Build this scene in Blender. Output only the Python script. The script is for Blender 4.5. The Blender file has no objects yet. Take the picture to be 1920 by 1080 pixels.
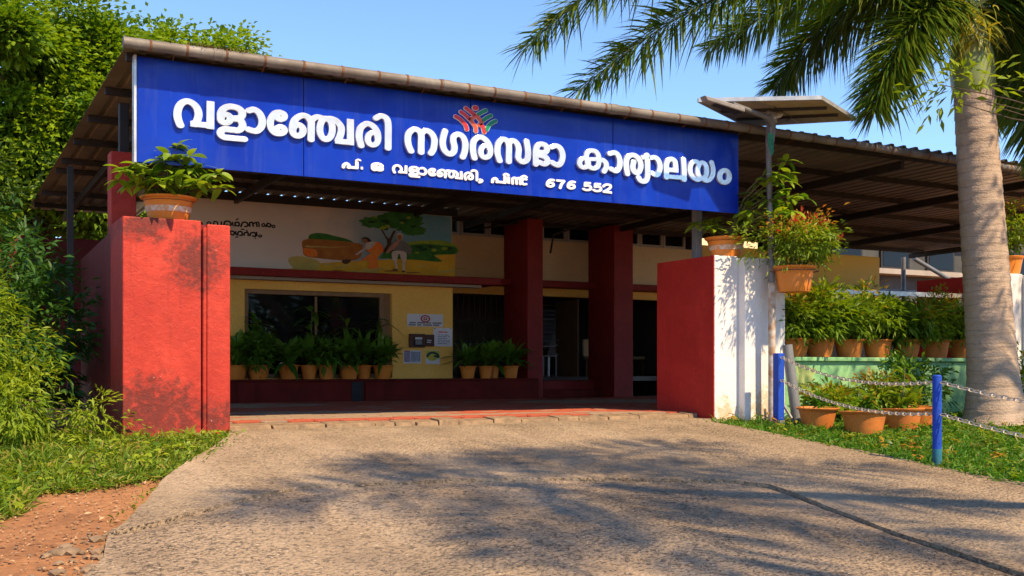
import bpy, bmesh, math, random
import numpy as np
from mathutils import Vector, Matrix
from mathutils.geometry import delaunay_2d_cdt
R = math.radians
rng = np.random.default_rng(11)
random.seed(11)
sc = bpy.context.scene
C = sc.collection

# ---------------------------------------------------------------- camera, sky, sun, exposure
cd = bpy.data.cameras.new('camera')
cam = bpy.data.objects.new('camera', cd)
C.objects.link(cam)
cam.location = (0, 0, 0.68)
cam.rotation_euler = (R(90), 0, -R(28.4))
cd.sensor_width = 36
cd.lens = 36 * 2050 / 1920
cd.shift_y = 150 / 1920
cd.clip_start = 0.05
cd.clip_end = 2000
sc.camera = cam

SUN_TRAVEL = Vector((-0.23, 0.80, -1.0)).normalized()
w = bpy.data.worlds.new('World')
sc.world = w
w.use_nodes = True
nt = w.node_tree
bg = nt.nodes['Background']
sky = nt.nodes.new('ShaderNodeTexSky')
sky.sky_type = 'NISHITA'
sky.sun_disc = False
sd = -SUN_TRAVEL
sky.sun_elevation = math.asin(sd.z)
sky.sun_rotation = math.atan2(sd.x, sd.y)
sky.air_density = 0.9
sky.dust_density = 0.1
sky.ozone_density = 6.0
sky.altitude = 600
nt.links.new(sky.outputs[0], bg.inputs[0])
bg.inputs[1].default_value = 0.125
sl = bpy.data.lights.new('sun', 'SUN')
sl.energy = 3.7
sl.angle = R(1.0)
sl.color = (1.0, 0.77, 0.48)
so = bpy.data.objects.new('sun', sl)
C.objects.link(so)
so.rotation_euler = SUN_TRAVEL.to_track_quat('-Z', 'Y').to_euler()
so.location = (10, -10, 20)
sc.view_settings.view_transform = 'Standard'
sc.view_settings.look = 'None'
sc.view_settings.gamma = 1
sc.view_settings.use_curve_mapping = False
sc.view_settings.exposure = 1.18
sc.cycles.max_bounces = 12
sc.cycles.diffuse_bounces = 8
sc.cycles.transparent_max_bounces = 8
sc.cycles.use_denoising = True

# ---------------------------------------------------------------- helpers
def link(o):
    C.objects.link(o)
    return o

def tag(o, label=None, cat=None, group=None, kind=None):
    if label: o['label'] = label
    if cat: o['category'] = cat
    if group: o['group'] = group
    if kind: o['kind'] = kind
    return o

def empty(name, loc=(0, 0, 0), label=None, cat=None, group=None, rz=0):
    o = bpy.data.objects.new(name, None)
    o.empty_display_size = 0.2
    link(o)
    o.location = loc
    o.rotation_euler = (0, 0, rz)
    return tag(o, label, cat, group)

def setparent(o, p):
    o.parent = p
    if p is not None and p.type == 'EMPTY' and p.get('_w', 1):
        o.matrix_parent_inverse = (Matrix.Translation(p.location) @ p.rotation_euler.to_matrix().to_4x4()).inverted()

def mesh_obj(name, me, mat, parent=None, smooth=False, local=False):
    if mat is not None:
        me.materials.append(mat)
    if smooth:
        me.polygons.foreach_set('use_smooth', [True] * len(me.polygons))
    o = bpy.data.objects.new(name, me)
    link(o)
    if parent is not None:
        if local: o.parent = parent
        else: setparent(o, parent)
    return o

class MB:
    def __init__(s): s.v = []; s.f = []
    def add(s, vs, fs):
        n = len(s.v)
        s.v += [tuple(v) for v in vs]
        s.f += [tuple(i + n for i in f) for f in fs]
        return s
    def box(s, x0, x1, y0, y1, z0, z1):
        return s.add([(x0,y0,z0),(x1,y0,z0),(x1,y1,z0),(x0,y1,z0),(x0,y0,z1),(x1,y0,z1),(x1,y1,z1),(x0,y1,z1)],
                     [(0,3,2,1),(4,5,6,7),(0,1,5,4),(1,2,6,5),(2,3,7,6),(3,0,4,7)])
    def bar(s, p, q, wd, ht, up=(0,0,1)):
        p, q = Vector(p), Vector(q)
        t = (q - p).normalized(); up = Vector(up)
        sx = t.cross(up)
        if sx.length < 1e-4: sx = t.cross(Vector((0,1,0)))
        sx.normalize(); u = sx.cross(t)
        vs = []
        for c in (p, q):
            for a, b in ((-1,-1),(1,-1),(1,1),(-1,1)):
                vs.append(c + sx * a * wd / 2 + u * b * ht / 2)
        return s.add(vs, [(0,1,2,3),(7,6,5,4),(0,4,5,1),(1,5,6,2),(2,6,7,3),(3,7,4,0)])
    def tube(s, pts, rad, n=10, cap=True):
        pts = [Vector(p) for p in pts]
        if not hasattr(rad, '__len__'): rad = [rad] * len(pts)
        vs, fs = [], []
        ref = Vector((0.13, 0.21, 0.97))
        for i, p in enumerate(pts):
            a = pts[max(i-1,0)]; b = pts[min(i+1,len(pts)-1)]
            t = (b - a).normalized()
            e = t.cross(ref)
            if e.length < 1e-3: e = t.cross(Vector((1,0,0)))
            e.normalize(); g = t.cross(e)
            for k in range(n):
                an = 2*math.pi*k/n
                vs.append(p + (e*math.cos(an) + g*math.sin(an))*rad[i])
        for i in range(len(pts)-1):
            for k in range(n):
                fs.append((i*n+k, i*n+(k+1)%n, (i+1)*n+(k+1)%n, (i+1)*n+k))
        if cap:
            fs.append(tuple(range(n-1,-1,-1))); m = (len(pts)-1)*n
            fs.append(tuple(m+k for k in range(n)))
        return s.add(vs, fs)
    def lathe(s, prof, c=(0,0,0), n=28):
        vs, fs = [], []
        for r, z in prof:
            for k in range(n):
                an = 2*math.pi*k/n
                vs.append((c[0]+r*math.cos(an), c[1]+r*math.sin(an), c[2]+z))
        for i in range(len(prof)-1):
            for k in range(n):
                fs.append((i*n+k, i*n+(k+1)%n, (i+1)*n+(k+1)%n, (i+1)*n+k))
        return s.add(vs, fs)
    def ring(s, x0, x1, z0, z1, wd, y0, y1):
        o = [(x0,z0),(x1,z0),(x1,z1),(x0,z1)]; i = [(x0+wd,z0+wd),(x1-wd,z0+wd),(x1-wd,z1-wd),(x0+wd,z1-wd)]
        vs = [(x,y,z) for y in (y0,y1) for q in (o,i) for x,z in q]; fs = []
        for k in range(4):
            m = (k+1)%4
            fs += [(k,m,4+m,4+k),(8+k,12+k,12+m,8+m),(k,8+k,8+m,m),(4+k,4+m,12+m,12+k)]
        return s.add(vs, fs)
    def poly(s, pts): return s.add(pts, [tuple(range(len(pts)))])
    def prism(s, pts2, y0, y1):
        n = len(pts2)
        vs = [(x,y0,z) for x,z in pts2] + [(x,y1,z) for x,z in pts2]
        fs = [tuple(range(n)), tuple(range(2*n-1,n-1,-1))] + [(i,i+n,(i+1)%n+n,(i+1)%n) for i in range(n)]
        return s.add(vs, fs)
    def mesh(s, name):
        me = bpy.data.meshes.new(name)
        me.from_pydata(s.v, [], s.f)
        me.validate(); me.update()
        return me
    def build(s, name, mat, parent=None, smooth=False, bevel=0, local=False, normals=True):
        me = s.mesh(name)
        if normals:
            bm = bmesh.new(); bm.from_mesh(me)
            bmesh.ops.recalc_face_normals(bm, faces=bm.faces[:])
            bm.to_mesh(me); bm.free()
        o = mesh_obj(name, me, mat, parent, smooth, local)
        if smooth:
            try: me.set_sharp_from_angle(angle=R(40))
            except Exception: pass
        if bevel:
            m = o.modifiers.new('bevel', 'BEVEL'); m.width = bevel; m.segments = 2; m.limit_method = 'ANGLE'
        return o

def clone(o, name=None, parent=None, loc=None):
    c = o.copy()
    if name: c.name = name
    C.objects.link(c)
    if parent is not None: c.parent = parent
    if loc is not None: c.location = loc
    return c

# ---------------------------------------------------------------- materials
def _base(name):
    m = bpy.data.materials.new(name); m.use_nodes = True
    n = m.node_tree.nodes; l = m.node_tree.links
    p = n['Principled BSDF']
    return m, n, l, p

def noise(n, l, co, scale, detail=5, rough=0.55, dist=0.0):
    t = n.new('ShaderNodeTexNoise'); t.inputs['Scale'].default_value = scale
    t.inputs['Detail'].default_value = detail; t.inputs['Roughness'].default_value = rough
    t.inputs['Distortion'].default_value = dist
    l.new(co, t.inputs['Vector']); return t.outputs['Fac']

def ramp(n, l, fac, stops):
    r = n.new('ShaderNodeValToRGB'); e = r.color_ramp.elements
    while len(e) < len(stops): e.new(0.5)
    for i, (p, c) in enumerate(stops):
        e[i].position = p; e[i].color = (c, c, c, 1) if not hasattr(c, '__len__') else (*c, 1)
    l.new(fac, r.inputs[0]); return r.outputs[0]

def mix(n, l, fac, a, b, mode='MIX'):
    m = n.new('ShaderNodeMix'); m.data_type = 'RGBA'; m.blend_type = mode
    for sock, v in ((m.inputs[0], fac), (m.inputs[6], a), (m.inputs[7], b)):
        if isinstance(v, (int, float)): sock.default_value = v
        elif isinstance(v, tuple): sock.default_value = (*v, 1)
        else: l.new(v, sock)
    return m.outputs[2]

def maths(n, l, op, a, b=0.0, clamp=False):
    m = n.new('ShaderNodeMath'); m.operation = op; m.use_clamp = clamp
    for sock, v in ((m.inputs[0], a), (m.inputs[1], b)):
        if isinstance(v, (int, float)): sock.default_value = v
        else: l.new(v, sock)
    return m.outputs[0]

def coords(n, l, which='Object'):
    return n.new('ShaderNodeTexCoord').outputs[which]

def add_bump(n, l, p, h, strength, dist=0.01):
    b = n.new('ShaderNodeBump'); b.inputs['Strength'].default_value = strength; b.inputs['Distance'].default_value = dist
    l.new(h, b.inputs['Height']); l.new(b.outputs[0], p.inputs['Normal'])

def M(name, col, col2=None, scale=2.5, rough=0.7, metal=0.0, bump=0.15, bscale=45, grime=0.12, spec=0.4, coat=0.0):
    m, n, l, p = _base(name)
    co = coords(n, l)
    col2 = col2 or tuple(c * 0.78 for c in col)
    f = ramp(n, l, noise(n, l, co, scale, 6), [(0.35, 0.0), (0.68, 1.0)])
    c = mix(n, l, f, col, col2)
    fine = ramp(n, l, noise(n, l, co, bscale * 0.6, 4), [(0.3, 1 - grime), (0.7, 1.0)])
    c = mix(n, l, 1.0, c, fine, 'MULTIPLY')
    l.new(c, p.inputs['Base Color'])
    rr = ramp(n, l, noise(n, l, co, scale * 3, 4), [(0.3, max(0, rough - 0.1)), (0.7, min(1, rough + 0.1))])
    l.new(rr, p.inputs['Roughness'])
    p.inputs['Metallic'].default_value = metal
    p.inputs['Specular IOR Level'].default_value = spec
    p.inputs['Coat Weight'].default_value = coat
    if bump: add_bump(n, l, p, noise(n, l, co, bscale, 6), bump, 0.01)
    return m

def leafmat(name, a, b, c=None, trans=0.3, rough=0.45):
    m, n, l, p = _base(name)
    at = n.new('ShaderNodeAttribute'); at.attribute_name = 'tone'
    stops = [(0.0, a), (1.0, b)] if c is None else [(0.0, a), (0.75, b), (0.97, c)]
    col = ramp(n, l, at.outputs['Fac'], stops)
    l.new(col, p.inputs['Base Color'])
    p.inputs['Roughness'].default_value = rough
    p.inputs['Specular IOR Level'].default_value = 0.22
    t = n.new('ShaderNodeBsdfTranslucent')
    tc = mix(n, l, 1.0, col, (1.5, 1.45, 0.45), 'MULTIPLY')
    l.new(tc, t.inputs['Color'])
    s = n.new('ShaderNodeMixShader'); s.inputs[0].default_value = trans
    l.new(p.outputs[0], s.inputs[1]); l.new(t.outputs[0], s.inputs[2])
    l.new(s.outputs[0], n['Material Output'].inputs['Surface'])
    return m

def red_paint(name, col, stains, stain_col=(0.05, 0.018, 0.014), chip=(0.55, 0.30, 0.22), mott=1.0):
    """weathered red wall paint: faded patches, mildew with a shape of its own, chips"""
    m, n, l, p = _base(name)
    co = coords(n, l)
    f = ramp(n, l, noise(n, l, co, 1.8, 6, 0.6), [(0.3, 0.0), (0.7, 1.0)])
    c = mix(n, l, f, col, (col[0]*(1-.22*mott), col[1]*(1-.38*mott), col[2]*(1-.38*mott)))
    f2 = ramp(n, l, noise(n, l, co, 5.5, 8, 0.7, 0.5), [(0.40, 0.0), (0.68, 0.55 * mott)])
    c = mix(n, l, f2, c, (col[0]*.62, col[1]*.5, col[2]*.5))
    pale = ramp(n, l, noise(n, l, co, 9, 8, 0.7), [(0.60, 0.0), (0.78, 0.5)])
    c = mix(n, l, pale, c, (min(.85, col[0]*1.12), min(.82, col[1]*1.7 + 0.015), min(.78, col[2]*1.7 + 0.015)))
    blot = noise(n, l, co, 11, 12, 0.78, 0.3)
    mask = None
    for (x, z, rx, rz) in stains:
        sep = n.new('ShaderNodeSeparateXYZ'); l.new(co, sep.inputs[0])
        dx = maths(n, l, 'DIVIDE', maths(n, l, 'SUBTRACT', sep.outputs[0], x), rx)
        dz = maths(n, l, 'DIVIDE', maths(n, l, 'SUBTRACT', sep.outputs[2], z), rz)
        d = maths(n, l, 'ADD', maths(n, l, 'MULTIPLY', dx, dx), maths(n, l, 'MULTIPLY', dz, dz))
        k = maths(n, l, 'SUBTRACT', 1.0, d, True)
        mask = k if mask is None else maths(n, l, 'MAXIMUM', mask, k)
    if mask is not None:
        st = maths(n, l, 'ADD', maths(n, l, 'MULTIPLY', mask, 0.28), blot)
        st = ramp(n, l, st, [(0.60, 0.0), (0.76, 0.72)])
        c = mix(n, l, st, c, stain_col)
    mp = n.new('ShaderNodeMapping'); mp.inputs['Scale'].default_value = (9, 9, 0.5); l.new(co, mp.inputs[0])
    strk = ramp(n, l, noise(n, l, mp.outputs[0], 2.2, 6, 0.65), [(0.56, 0.0), (0.74, 0.42 * mott)])
    c = mix(n, l, strk, c, (col[0]*.40, col[1]*.35, col[2]*.35))
    chips = ramp(n, l, noise(n, l, co, 28, 3, 0.5), [(0.73, 0.0), (0.75, 0.6)])
    c = mix(n, l, chips, c, chip)
    l.new(c, p.inputs['Base Color'])
    p.inputs['Roughness'].default_value = 0.62
    p.inputs['Specular IOR Level'].default_value = 0.3
    h = maths(n, l, 'ADD', noise(n, l, co, 16, 8, 0.6, 0.6), maths(n, l, 'MULTIPLY', noise(n, l, co, 70, 4), 0.35))
    add_bump(n, l, p, h, 0.6, 0.014)
    return m

def concrete(name, a, b, pit=0.55):
    """exposed aggregate concrete: pebbles, pits, broad stains"""
    m, n, l, p = _base(name)
    co = coords(n, l)
    v = n.new('ShaderNodeTexVoronoi'); v.inputs['Scale'].default_value = 30; v.inputs['Randomness'].default_value = 1.0
    l.new(co, v.inputs['Vector'])
    peb = ramp(n, l, v.outputs['Distance'], [(0.25, 1.0), (0.62, 0.0)])
    broad = ramp(n, l, noise(n, l, co, 0.7, 8, 0.68), [(0.34, 0.0), (0.64, 1.0)])
    c = mix(n, l, broad, a, b)
    sepc = n.new('ShaderNodeSeparateColor'); l.new(v.outputs['Color'], sepc.inputs[0])
    tone = ramp(n, l, sepc.outputs[0], [(0.0, 0.72), (0.6, 1.0), (1.0, 1.28)])
    c = mix(n, l, maths(n, l, 'MULTIPLY', peb, 0.6), c, mix(n, l, 1.0, c, tone, 'MULTIPLY'))
    holes = ramp(n, l, noise(n, l, co, 24, 4, 0.6, 0.9), [(0.56, 0.0), (0.65, pit)])
    c = mix(n, l, holes, c, (0.075, 0.055, 0.04))
    pale = ramp(n, l, noise(n, l, co, 38, 2, 0.5), [(0.64, 0.0), (0.72, 0.6)])
    c = mix(n, l, pale, c, (0.62, 0.52, 0.42))
    dark = ramp(n, l, noise(n, l, co, 1.9, 9, 0.75), [(0.54, 0.0), (0.76, 0.6)])
    c = mix(n, l, dark, c, (0.13, 0.10, 0.075))
    oil = ramp(n, l, noise(n, l, co, 0.55, 4, 0.5, 1.2), [(0.58, 0.0), (0.70, 0.55)])
    c = mix(n, l, oil, c, (0.16, 0.12, 0.085))
    mp = n.new('ShaderNodeMapping'); mp.inputs['Scale'].default_value = (2.4, 0.22, 1); mp.inputs['Rotation'].default_value = (0, 0, 0.12); l.new(co, mp.inputs[0])
    track = ramp(n, l, noise(n, l, mp.outputs[0], 0.55, 3, 0.5), [(0.42, 0.0), (0.60, 0.5)])
    c = mix(n, l, track, c, mix(n, l, 0.5, c, (0.50, 0.38, 0.26)))
    l.new(c, p.inputs['Base Color'])
    p.inputs['Roughness'].default_value = 0.9
    p.inputs['Specular IOR Level'].default_value = 0.25
    h = maths(n, l, 'SUBTRACT', maths(n, l, 'ADD', maths(n, l, 'MULTIPLY', peb, 0.6), maths(n, l, 'MULTIPLY', noise(n, l, co, 12, 6), 0.8)), maths(n, l, 'MULTIPLY', holes, 1.1))
    wear = ramp(n, l, noise(n, l, co, 0.8, 4, 0.6), [(0.35, 0.35), (0.62, 1.0)])
    h = maths(n, l, 'MULTIPLY', h, wear)
    add_bump(n, l, p, h, 0.95, 0.022)
    return m
MT = {}
MT['soil'] = M('laterite_soil', (0.40, 0.18, 0.07), (0.28, 0.12, 0.045), 1.5, 0.95, bump=0.8, bscale=25, grime=0.4)
MT['conc_a'] = concrete('apron_concrete', (0.345, 0.25, 0.160), (0.225, 0.16, 0.10), 0.5)
MT['conc_b'] = concrete('ramp_concrete', (0.335, 0.24, 0.157), (0.205, 0.145, 0.092), 0.8)
MT['crack'] = M('crack_dirt', (0.035, 0.026, 0.018), bump=0.5)
MT['pillar_red'] = red_paint('faded_red_paint', (0.53, 0.052, 0.028), [(2.0, 0.25, 0.75, 0.50), (2.45, 1.75, 0.42, 0.42), (2.62, 0.18, 0.3, 0.25), (1.95, 2.1, .35, .25)], mott=1.35)
MT['side_red'] = red_paint('shaded_red_paint', (0.17, 0.018, 0.016), [])  # red darkened in its base colour to stand for shade on the side wall
MT['gate_red'] = red_paint('deep_red_paint', (0.54, 0.034, 0.020), [])
MT['maroon'] = M('maroon_paint', (0.16, 0.016, 0.011), (0.10, 0.012, 0.009), 3, 0.75, bump=0.15, spec=0.12)
MT['porch_red'] = red_paint('porch_red_paint', (0.27, 0.020, 0.014), [])
MT['white'] = red_paint('white_wall_paint', (0.80, 0.78, 0.74), [(9.2, 0.0, .30, .42), (9.75, 0.05, .38, .5)], (0.50, 0.33, 0.13), (0.5, 0.45, 0.38), 0.25)
MT['yellow'] = M('ochre_wall_paint', (0.94, 0.54, 0.11), (0.88, 0.48, 0.085), 1.2, 0.7, bump=0.12)
MT['cream'] = M('cream_wall_paint', (0.86, 0.66, 0.36), (0.78, 0.58, 0.30), 1.2, 0.75, bump=0.12)
MT['lintel'] = M('grey_lintel', (0.40, 0.34, 0.27), None, 2, 0.8)
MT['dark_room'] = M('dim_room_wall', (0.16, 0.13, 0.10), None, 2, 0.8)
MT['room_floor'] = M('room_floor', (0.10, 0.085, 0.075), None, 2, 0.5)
MT['frame'] = M('brown_window_frame', (0.30, 0.17, 0.07), (0.22, 0.12, 0.05), 6, 0.5)
MT['wframe'] = M('pale_window_frame', (0.50, 0.48, 0.42), None, 4, 0.6)
MT['sheet'] = M('roof_sheet', (0.22, 0.205, 0.19), (0.15, 0.138, 0.125), 1.4, 0.5, metal=0.1, bump=0.08)
MT['sheet_top'] = MT['sheet']
MT['steel'] = M('dark_steel', (0.030, 0.031, 0.033), (0.050, 0.038, 0.030), 4, 0.55, metal=0.4)
MT['gutter'] = M('grey_gutter_pipe', (0.27, 0.24, 0.205), (0.13, 0.10, 0.075), 3.0, 0.6, bump=0.3, bscale=20, grime=0.4)
MT['rust'] = M('rusty_strap', (0.20, 0.085, 0.035), (0.10, 0.045, 0.025), 8, 0.85)
MT['terra'] = M('terracotta_plastic', (0.76, 0.25, 0.035), (0.66, 0.20, 0.028), 3, 0.4, bump=0.05, grime=0.08)
MT['terra_dk'] = M('weathered_terracotta', (0.68, 0.22, 0.040), (0.54, 0.16, 0.03), 4, 0.6, bump=0.12, grime=0.2)
MT['pot_soil'] = M('potting_soil', (0.045, 0.028, 0.018), bump=0.8, bscale=60)
MT['blue_post'] = red_paint('blue_post_paint', (0.012, 0.075, 0.52), [], (0, 0, 0), (0.30, 0.22, 0.15), 0.7)
MT['teal'] = M('teal_post_foot', (0.02, 0.16, 0.24), (0.03, 0.12, 0.16), 7, 0.6)
MT['chain'] = M('galvanised_chain', (0.60, 0.55, 0.48), (0.42, 0.34, 0.26), 12, 0.45, metal=0.25)
MT['grey_pvc'] = M('grey_pvc', (0.20, 0.205, 0.21), None, 4, 0.5)
MT['pole_white'] = M('white_pole_rust', (0.62, 0.58, 0.50), (0.36, 0.17, 0.06), 9, 0.6, grime=0.2)
MT['pole_grey'] = M('galvanised_pole', (0.22, 0.22, 0.22), (0.15, 0.14, 0.13), 5, 0.55, metal=0.3)
MT['pv_back'] = M('panel_backsheet', (0.44, 0.36, 0.27), (0.36, 0.29, 0.21), 2.5, 0.6, bump=0.05)
MT['pv_front'] = M('solar_cells', (0.012, 0.016, 0.045), None, 4, 0.15)
MT['alu'] = M('aluminium_frame', (0.66, 0.64, 0.60), None, 5, 0.4, metal=0.6)
MT['lamp'] = M('lamp_housing', (0.30, 0.27, 0.24), (0.16, 0.14, 0.13), 8, 0.5)
MT['bark'] = M('bark', (0.11, 0.075, 0.05), (0.06, 0.042, 0.03), 6, 0.9, bump=0.8, bscale=20, grime=0.4)
MT['stem'] = M('green_stem', (0.13, 0.16, 0.04), (0.16, 0.11, 0.04), 8, 0.6)
MT['rachis'] = M('frond_rib', (0.10, 0.12, 0.03), None, 6, 0.6)
MT['green_wall'] = M('green_painted_wall', (0.20, 0.48, 0.20), (0.30, 0.52, 0.24), 2.2, 0.7, grime=0.2)
MT['tan'] = leafmat('tan_tarpaulin', (0.62, 0.50, 0.33), (0.62, 0.50, 0.33), None, 0.5, 0.7)
MT['far_wall'] = M('grey_far_wall', (0.085, 0.085, 0.075), (0.05, 0.05, 0.045), 0.8, 0.85)
MT['far_yellow'] = M('ochre_far_wall', (0.30, 0.23, 0.09), None, 1, 0.8)
MT['pink_tile'] = M('pink_roof_tile', (0.48, 0.33, 0.28), (0.40, 0.26, 0.22), 1, 0.8, grime=0.3)
MT['stone'] = M('kerb_stone', (0.34, 0.225, 0.13), (0.20, 0.135, 0.08), 9, 0.9, bump=0.8, bscale=22, grime=0.35)
MT['pav_red'] = M('red_paver', (0.46, 0.11, 0.06), (0.34, 0.08, 0.045), 3, 0.85, spec=0.15, bump=0.3, grime=0.25)
MT['pav_grey'] = M('grey_paver', (0.36, 0.25, 0.17), (0.26, 0.18, 0.12), 3, 0.85, spec=0.15, bump=0.3, grime=0.25)
MT['paper'] = M('paper', (0.72, 0.71, 0.74), (0.66, 0.64, 0.66), 2, 0.7, bump=0.02, grime=0.04)
MT['ink'] = M('ink', (0.06, 0.06, 0.07), bump=0)
MT['ink_red'] = M('red_ink', (0.50, 0.035, 0.03), bump=0)
MT['louvre'] = M('dusty_louvre', (0.16, 0.17, 0.18), None, 4, 0.5)
MT['black'] = M('black_paint', (0.016, 0.015, 0.015), bump=0)
MT['meter'] = M('meter_box_brown', (0.085, 0.028, 0.016), None, 5, 0.4)
MT['plastic_white'] = M('white_plastic', (0.62, 0.62, 0.62), None, 3, 0.4, bump=0)
MT['blue_cloth'] = M('blue_cloth', (0.03, 0.10, 0.22), None, 5, 0.9)
MT['wood'] = M('desk_wood', (0.16, 0.085, 0.04), None, 5, 0.6)

def glassmat():
    m, n, l, p = _base('window_glass')
    p.inputs['Base Color'].default_value = (0.012, 0.014, 0.016, 1)
    p.inputs['Roughness'].default_value = 0.03
    p.inputs['Specular IOR Level'].default_value = 0.45
    p.inputs['Transmission Weight'].default_value = 0.0
    t = n.new('ShaderNodeBsdfTransparent'); t.inputs[0].default_value = (0.55, 0.58, 0.58, 1)
    s = n.new('ShaderNodeMixShader'); s.inputs[0].default_value = 0.55
    l.new(p.outputs[0], s.inputs[1]); l.new(t.outputs[0], s.inputs[2])
    l.new(s.outputs[0], n['Material Output'].inputs['Surface'])
    return m
MT['glass'] = glassmat()

def signblue():
    m, n, l, p = _base('sign_blue')
    co = coords(n, l)
    c = mix(n, l, ramp(n, l, noise(n, l, co, 1.6, 5), [(0.3, 0.0), (0.7, 1.0)]), (0.0025, 0.020, 0.30), (0.003, 0.034, 0.40))
    dust = ramp(n, l, noise(n, l, co, 45, 3), [(0.74, 0.0), (0.8, 0.35)])
    c = mix(n, l, dust, c, (0.25, 0.28, 0.42))
    mp = n.new('ShaderNodeMapping'); mp.inputs['Scale'].default_value = (7, 7, 0.6); l.new(co, mp.inputs[0])
    strk = ramp(n, l, noise(n, l, mp.outputs[0], 1.6, 6, 0.65), [(0.52, 0.0), (0.75, 0.16)])
    c = mix(n, l, strk, c, (0.10, 0.14, 0.30))
    l.new(c, p.inputs['Base Color'])
    p.inputs['Roughness'].default_value = 0.22
    p.inputs['Specular IOR Level'].default_value = 0.3
    wv = noise(n, l, co, 1.3, 3)
    add_bump(n, l, p, wv, 0.3, 0.08)
    return m
MT['sign_blue'] = signblue()

def steel_letter():
    m, n, l, p = _base('polished_letter_steel')
    co = coords(n, l)
    p.inputs['Metallic'].default_value = 0.6
    c = mix(n, l, ramp(n, l, noise(n, l, co, 9, 4), [(0.35, 0.0), (0.7, 1.0)]), (0.92, 0.92, 0.92), (0.80, 0.80, 0.79))
    l.new(c, p.inputs['Base Color'])
    l.new(ramp(n, l, noise(n, l, co, 14, 4), [(0.3, 0.10), (0.75, 0.24)]), p.inputs['Roughness'])
    add_bump(n, l, p, noise(n, l, co, 10, 3), 0.10, 0.02)
    return m
MT['letter'] = steel_letter()
MT['lwhite'] = M('emblem_white_edge', (0.80, 0.78, 0.72), None, 4, 0.4, bump=0, grime=0.03)
MT['lred'] = M('emblem_red', (0.70, 0.030, 0.035), None, 4, 0.35, bump=0, grime=0.03)
MT['lorange'] = M('emblem_orange', (0.78, 0.10, 0.045), None, 4, 0.35, bump=0, grime=0.03)
MT['lgreen'] = M('emblem_green', (0.0, 0.26, 0.12), None, 4, 0.35, bump=0, grime=0.03)
MT['small_letter'] = M('white_acrylic_letter', (0.82, 0.82, 0.80), (0.70, 0.70, 0.68), 6, 0.3, bump=0, grime=0.04)

def trunkmat():
    m, n, l, p = _base('palm_trunk')
    co = coords(n, l)
    c = mix(n, l, ramp(n, l, noise(n, l, co, 4, 7, 0.65), [(0.3, 0.0), (0.7, 1.0)]), (0.46, 0.345, 0.255), (0.34, 0.245, 0.175))
    c = mix(n, l, ramp(n, l, noise(n, l, co, 13, 6, 0.7), [(0.55, 0.0), (0.75, 0.6)]), c, (0.13, 0.095, 0.07))
    sep = n.new('ShaderNodeSeparateXYZ'); l.new(co, sep.inputs[0])
    zz = maths(n, l, 'ADD', maths(n, l, 'DIVIDE', sep.outputs[2], 0.178), maths(n, l, 'MULTIPLY', noise(n, l, co, 3, 3), 0.7))
    fr = maths(n, l, 'FRACT', zz)
    c = mix(n, l, ramp(n, l, fr, [(0.0, 0.4), (0.06, 0.28), (0.12, 0.0)]), c, (0.10, 0.07, 0.05))
    l.new(c, p.inputs['Base Color']); p.inputs['Roughness'].default_value = 0.9
    mp = n.new('ShaderNodeMapping'); mp.inputs['Scale'].default_value = (3, 3, 14); l.new(co, mp.inputs[0])
    add_bump(n, l, p, maths(n, l, 'ADD', noise(n, l, mp.outputs[0], 3, 6), noise(n, l, co, 40, 4)), 0.5, 0.02)
    return m
MT['trunk'] = trunkmat()
MT['crownshaft'] = M('green_crownshaft', (0.20, 0.26, 0.07), (0.28, 0.30, 0.12), 3, 0.4, bump=0.1)
MT['band'] = M('pot_white_print', (0.74, 0.62, 0.50), (0.60, 0.26, 0.09), 22, 0.5, bump=0.05)

LF = {}
LF['tree'] = leafmat('tree_leaf', (0.045, 0.12, 0.008), (0.26, 0.37, 0.016), None, 0.4)
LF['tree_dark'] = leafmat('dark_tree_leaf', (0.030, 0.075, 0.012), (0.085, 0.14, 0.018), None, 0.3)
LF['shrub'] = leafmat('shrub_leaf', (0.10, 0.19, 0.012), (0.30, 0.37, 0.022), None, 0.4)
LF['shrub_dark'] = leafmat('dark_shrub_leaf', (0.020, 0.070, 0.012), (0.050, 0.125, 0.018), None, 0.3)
LF['pot_light'] = leafmat('bright_pot_leaf', (0.075, 0.19, 0.012), (0.26, 0.36, 0.024), None, 0.38, 0.35)
LF['pot_dark'] = leafmat('dark_strap_leaf', (0.045, 0.14, 0.012), (0.14, 0.25, 0.022), None, 0.25, 0.35)
LF['ledge'] = leafmat('ledge_leaf', (0.040, 0.12, 0.010), (0.20, 0.29, 0.018), (0.42, 0.20, 0.03), 0.35, 0.4)
LF['redtip'] = leafmat('red_tip_leaf', (0.50, 0.030, 0.025), (0.62, 0.10, 0.04), None, 0.35, 0.4)
LF['hang'] = leafmat('hanging_bush_leaf', (0.050, 0.15, 0.012), (0.21, 0.29, 0.020), (0.50, 0.16, 0.03), 0.35, 0.4)
LF['palm'] = leafmat('palm_leaflet', (0.045, 0.11, 0.010), (0.16, 0.21, 0.016), (0.30, 0.27, 0.03), 0.35, 0.4)
LF['palm_new'] = leafmat('young_palm_leaflet', (0.16, 0.19, 0.02), (0.40, 0.33, 0.05), None, 0.35, 0.4)
LF['grass'] = leafmat('grass_blade', (0.07, 0.15, 0.012), (0.19, 0.27, 0.020), (0.32, 0.25, 0.06), 0.35, 0.5)
LF['grass_r'] = leafmat('green_grass_blade', (0.035, 0.13, 0.010), (0.10, 0.24, 0.016), (0.22, 0.22, 0.04), 0.35, 0.5)  # grass of a deeper green than the left patch
LF['dry'] = leafmat('dry_leaf', (0.30, 0.16, 0.075), (0.50, 0.32, 0.18), None, 0.1, 0.8)
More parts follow.
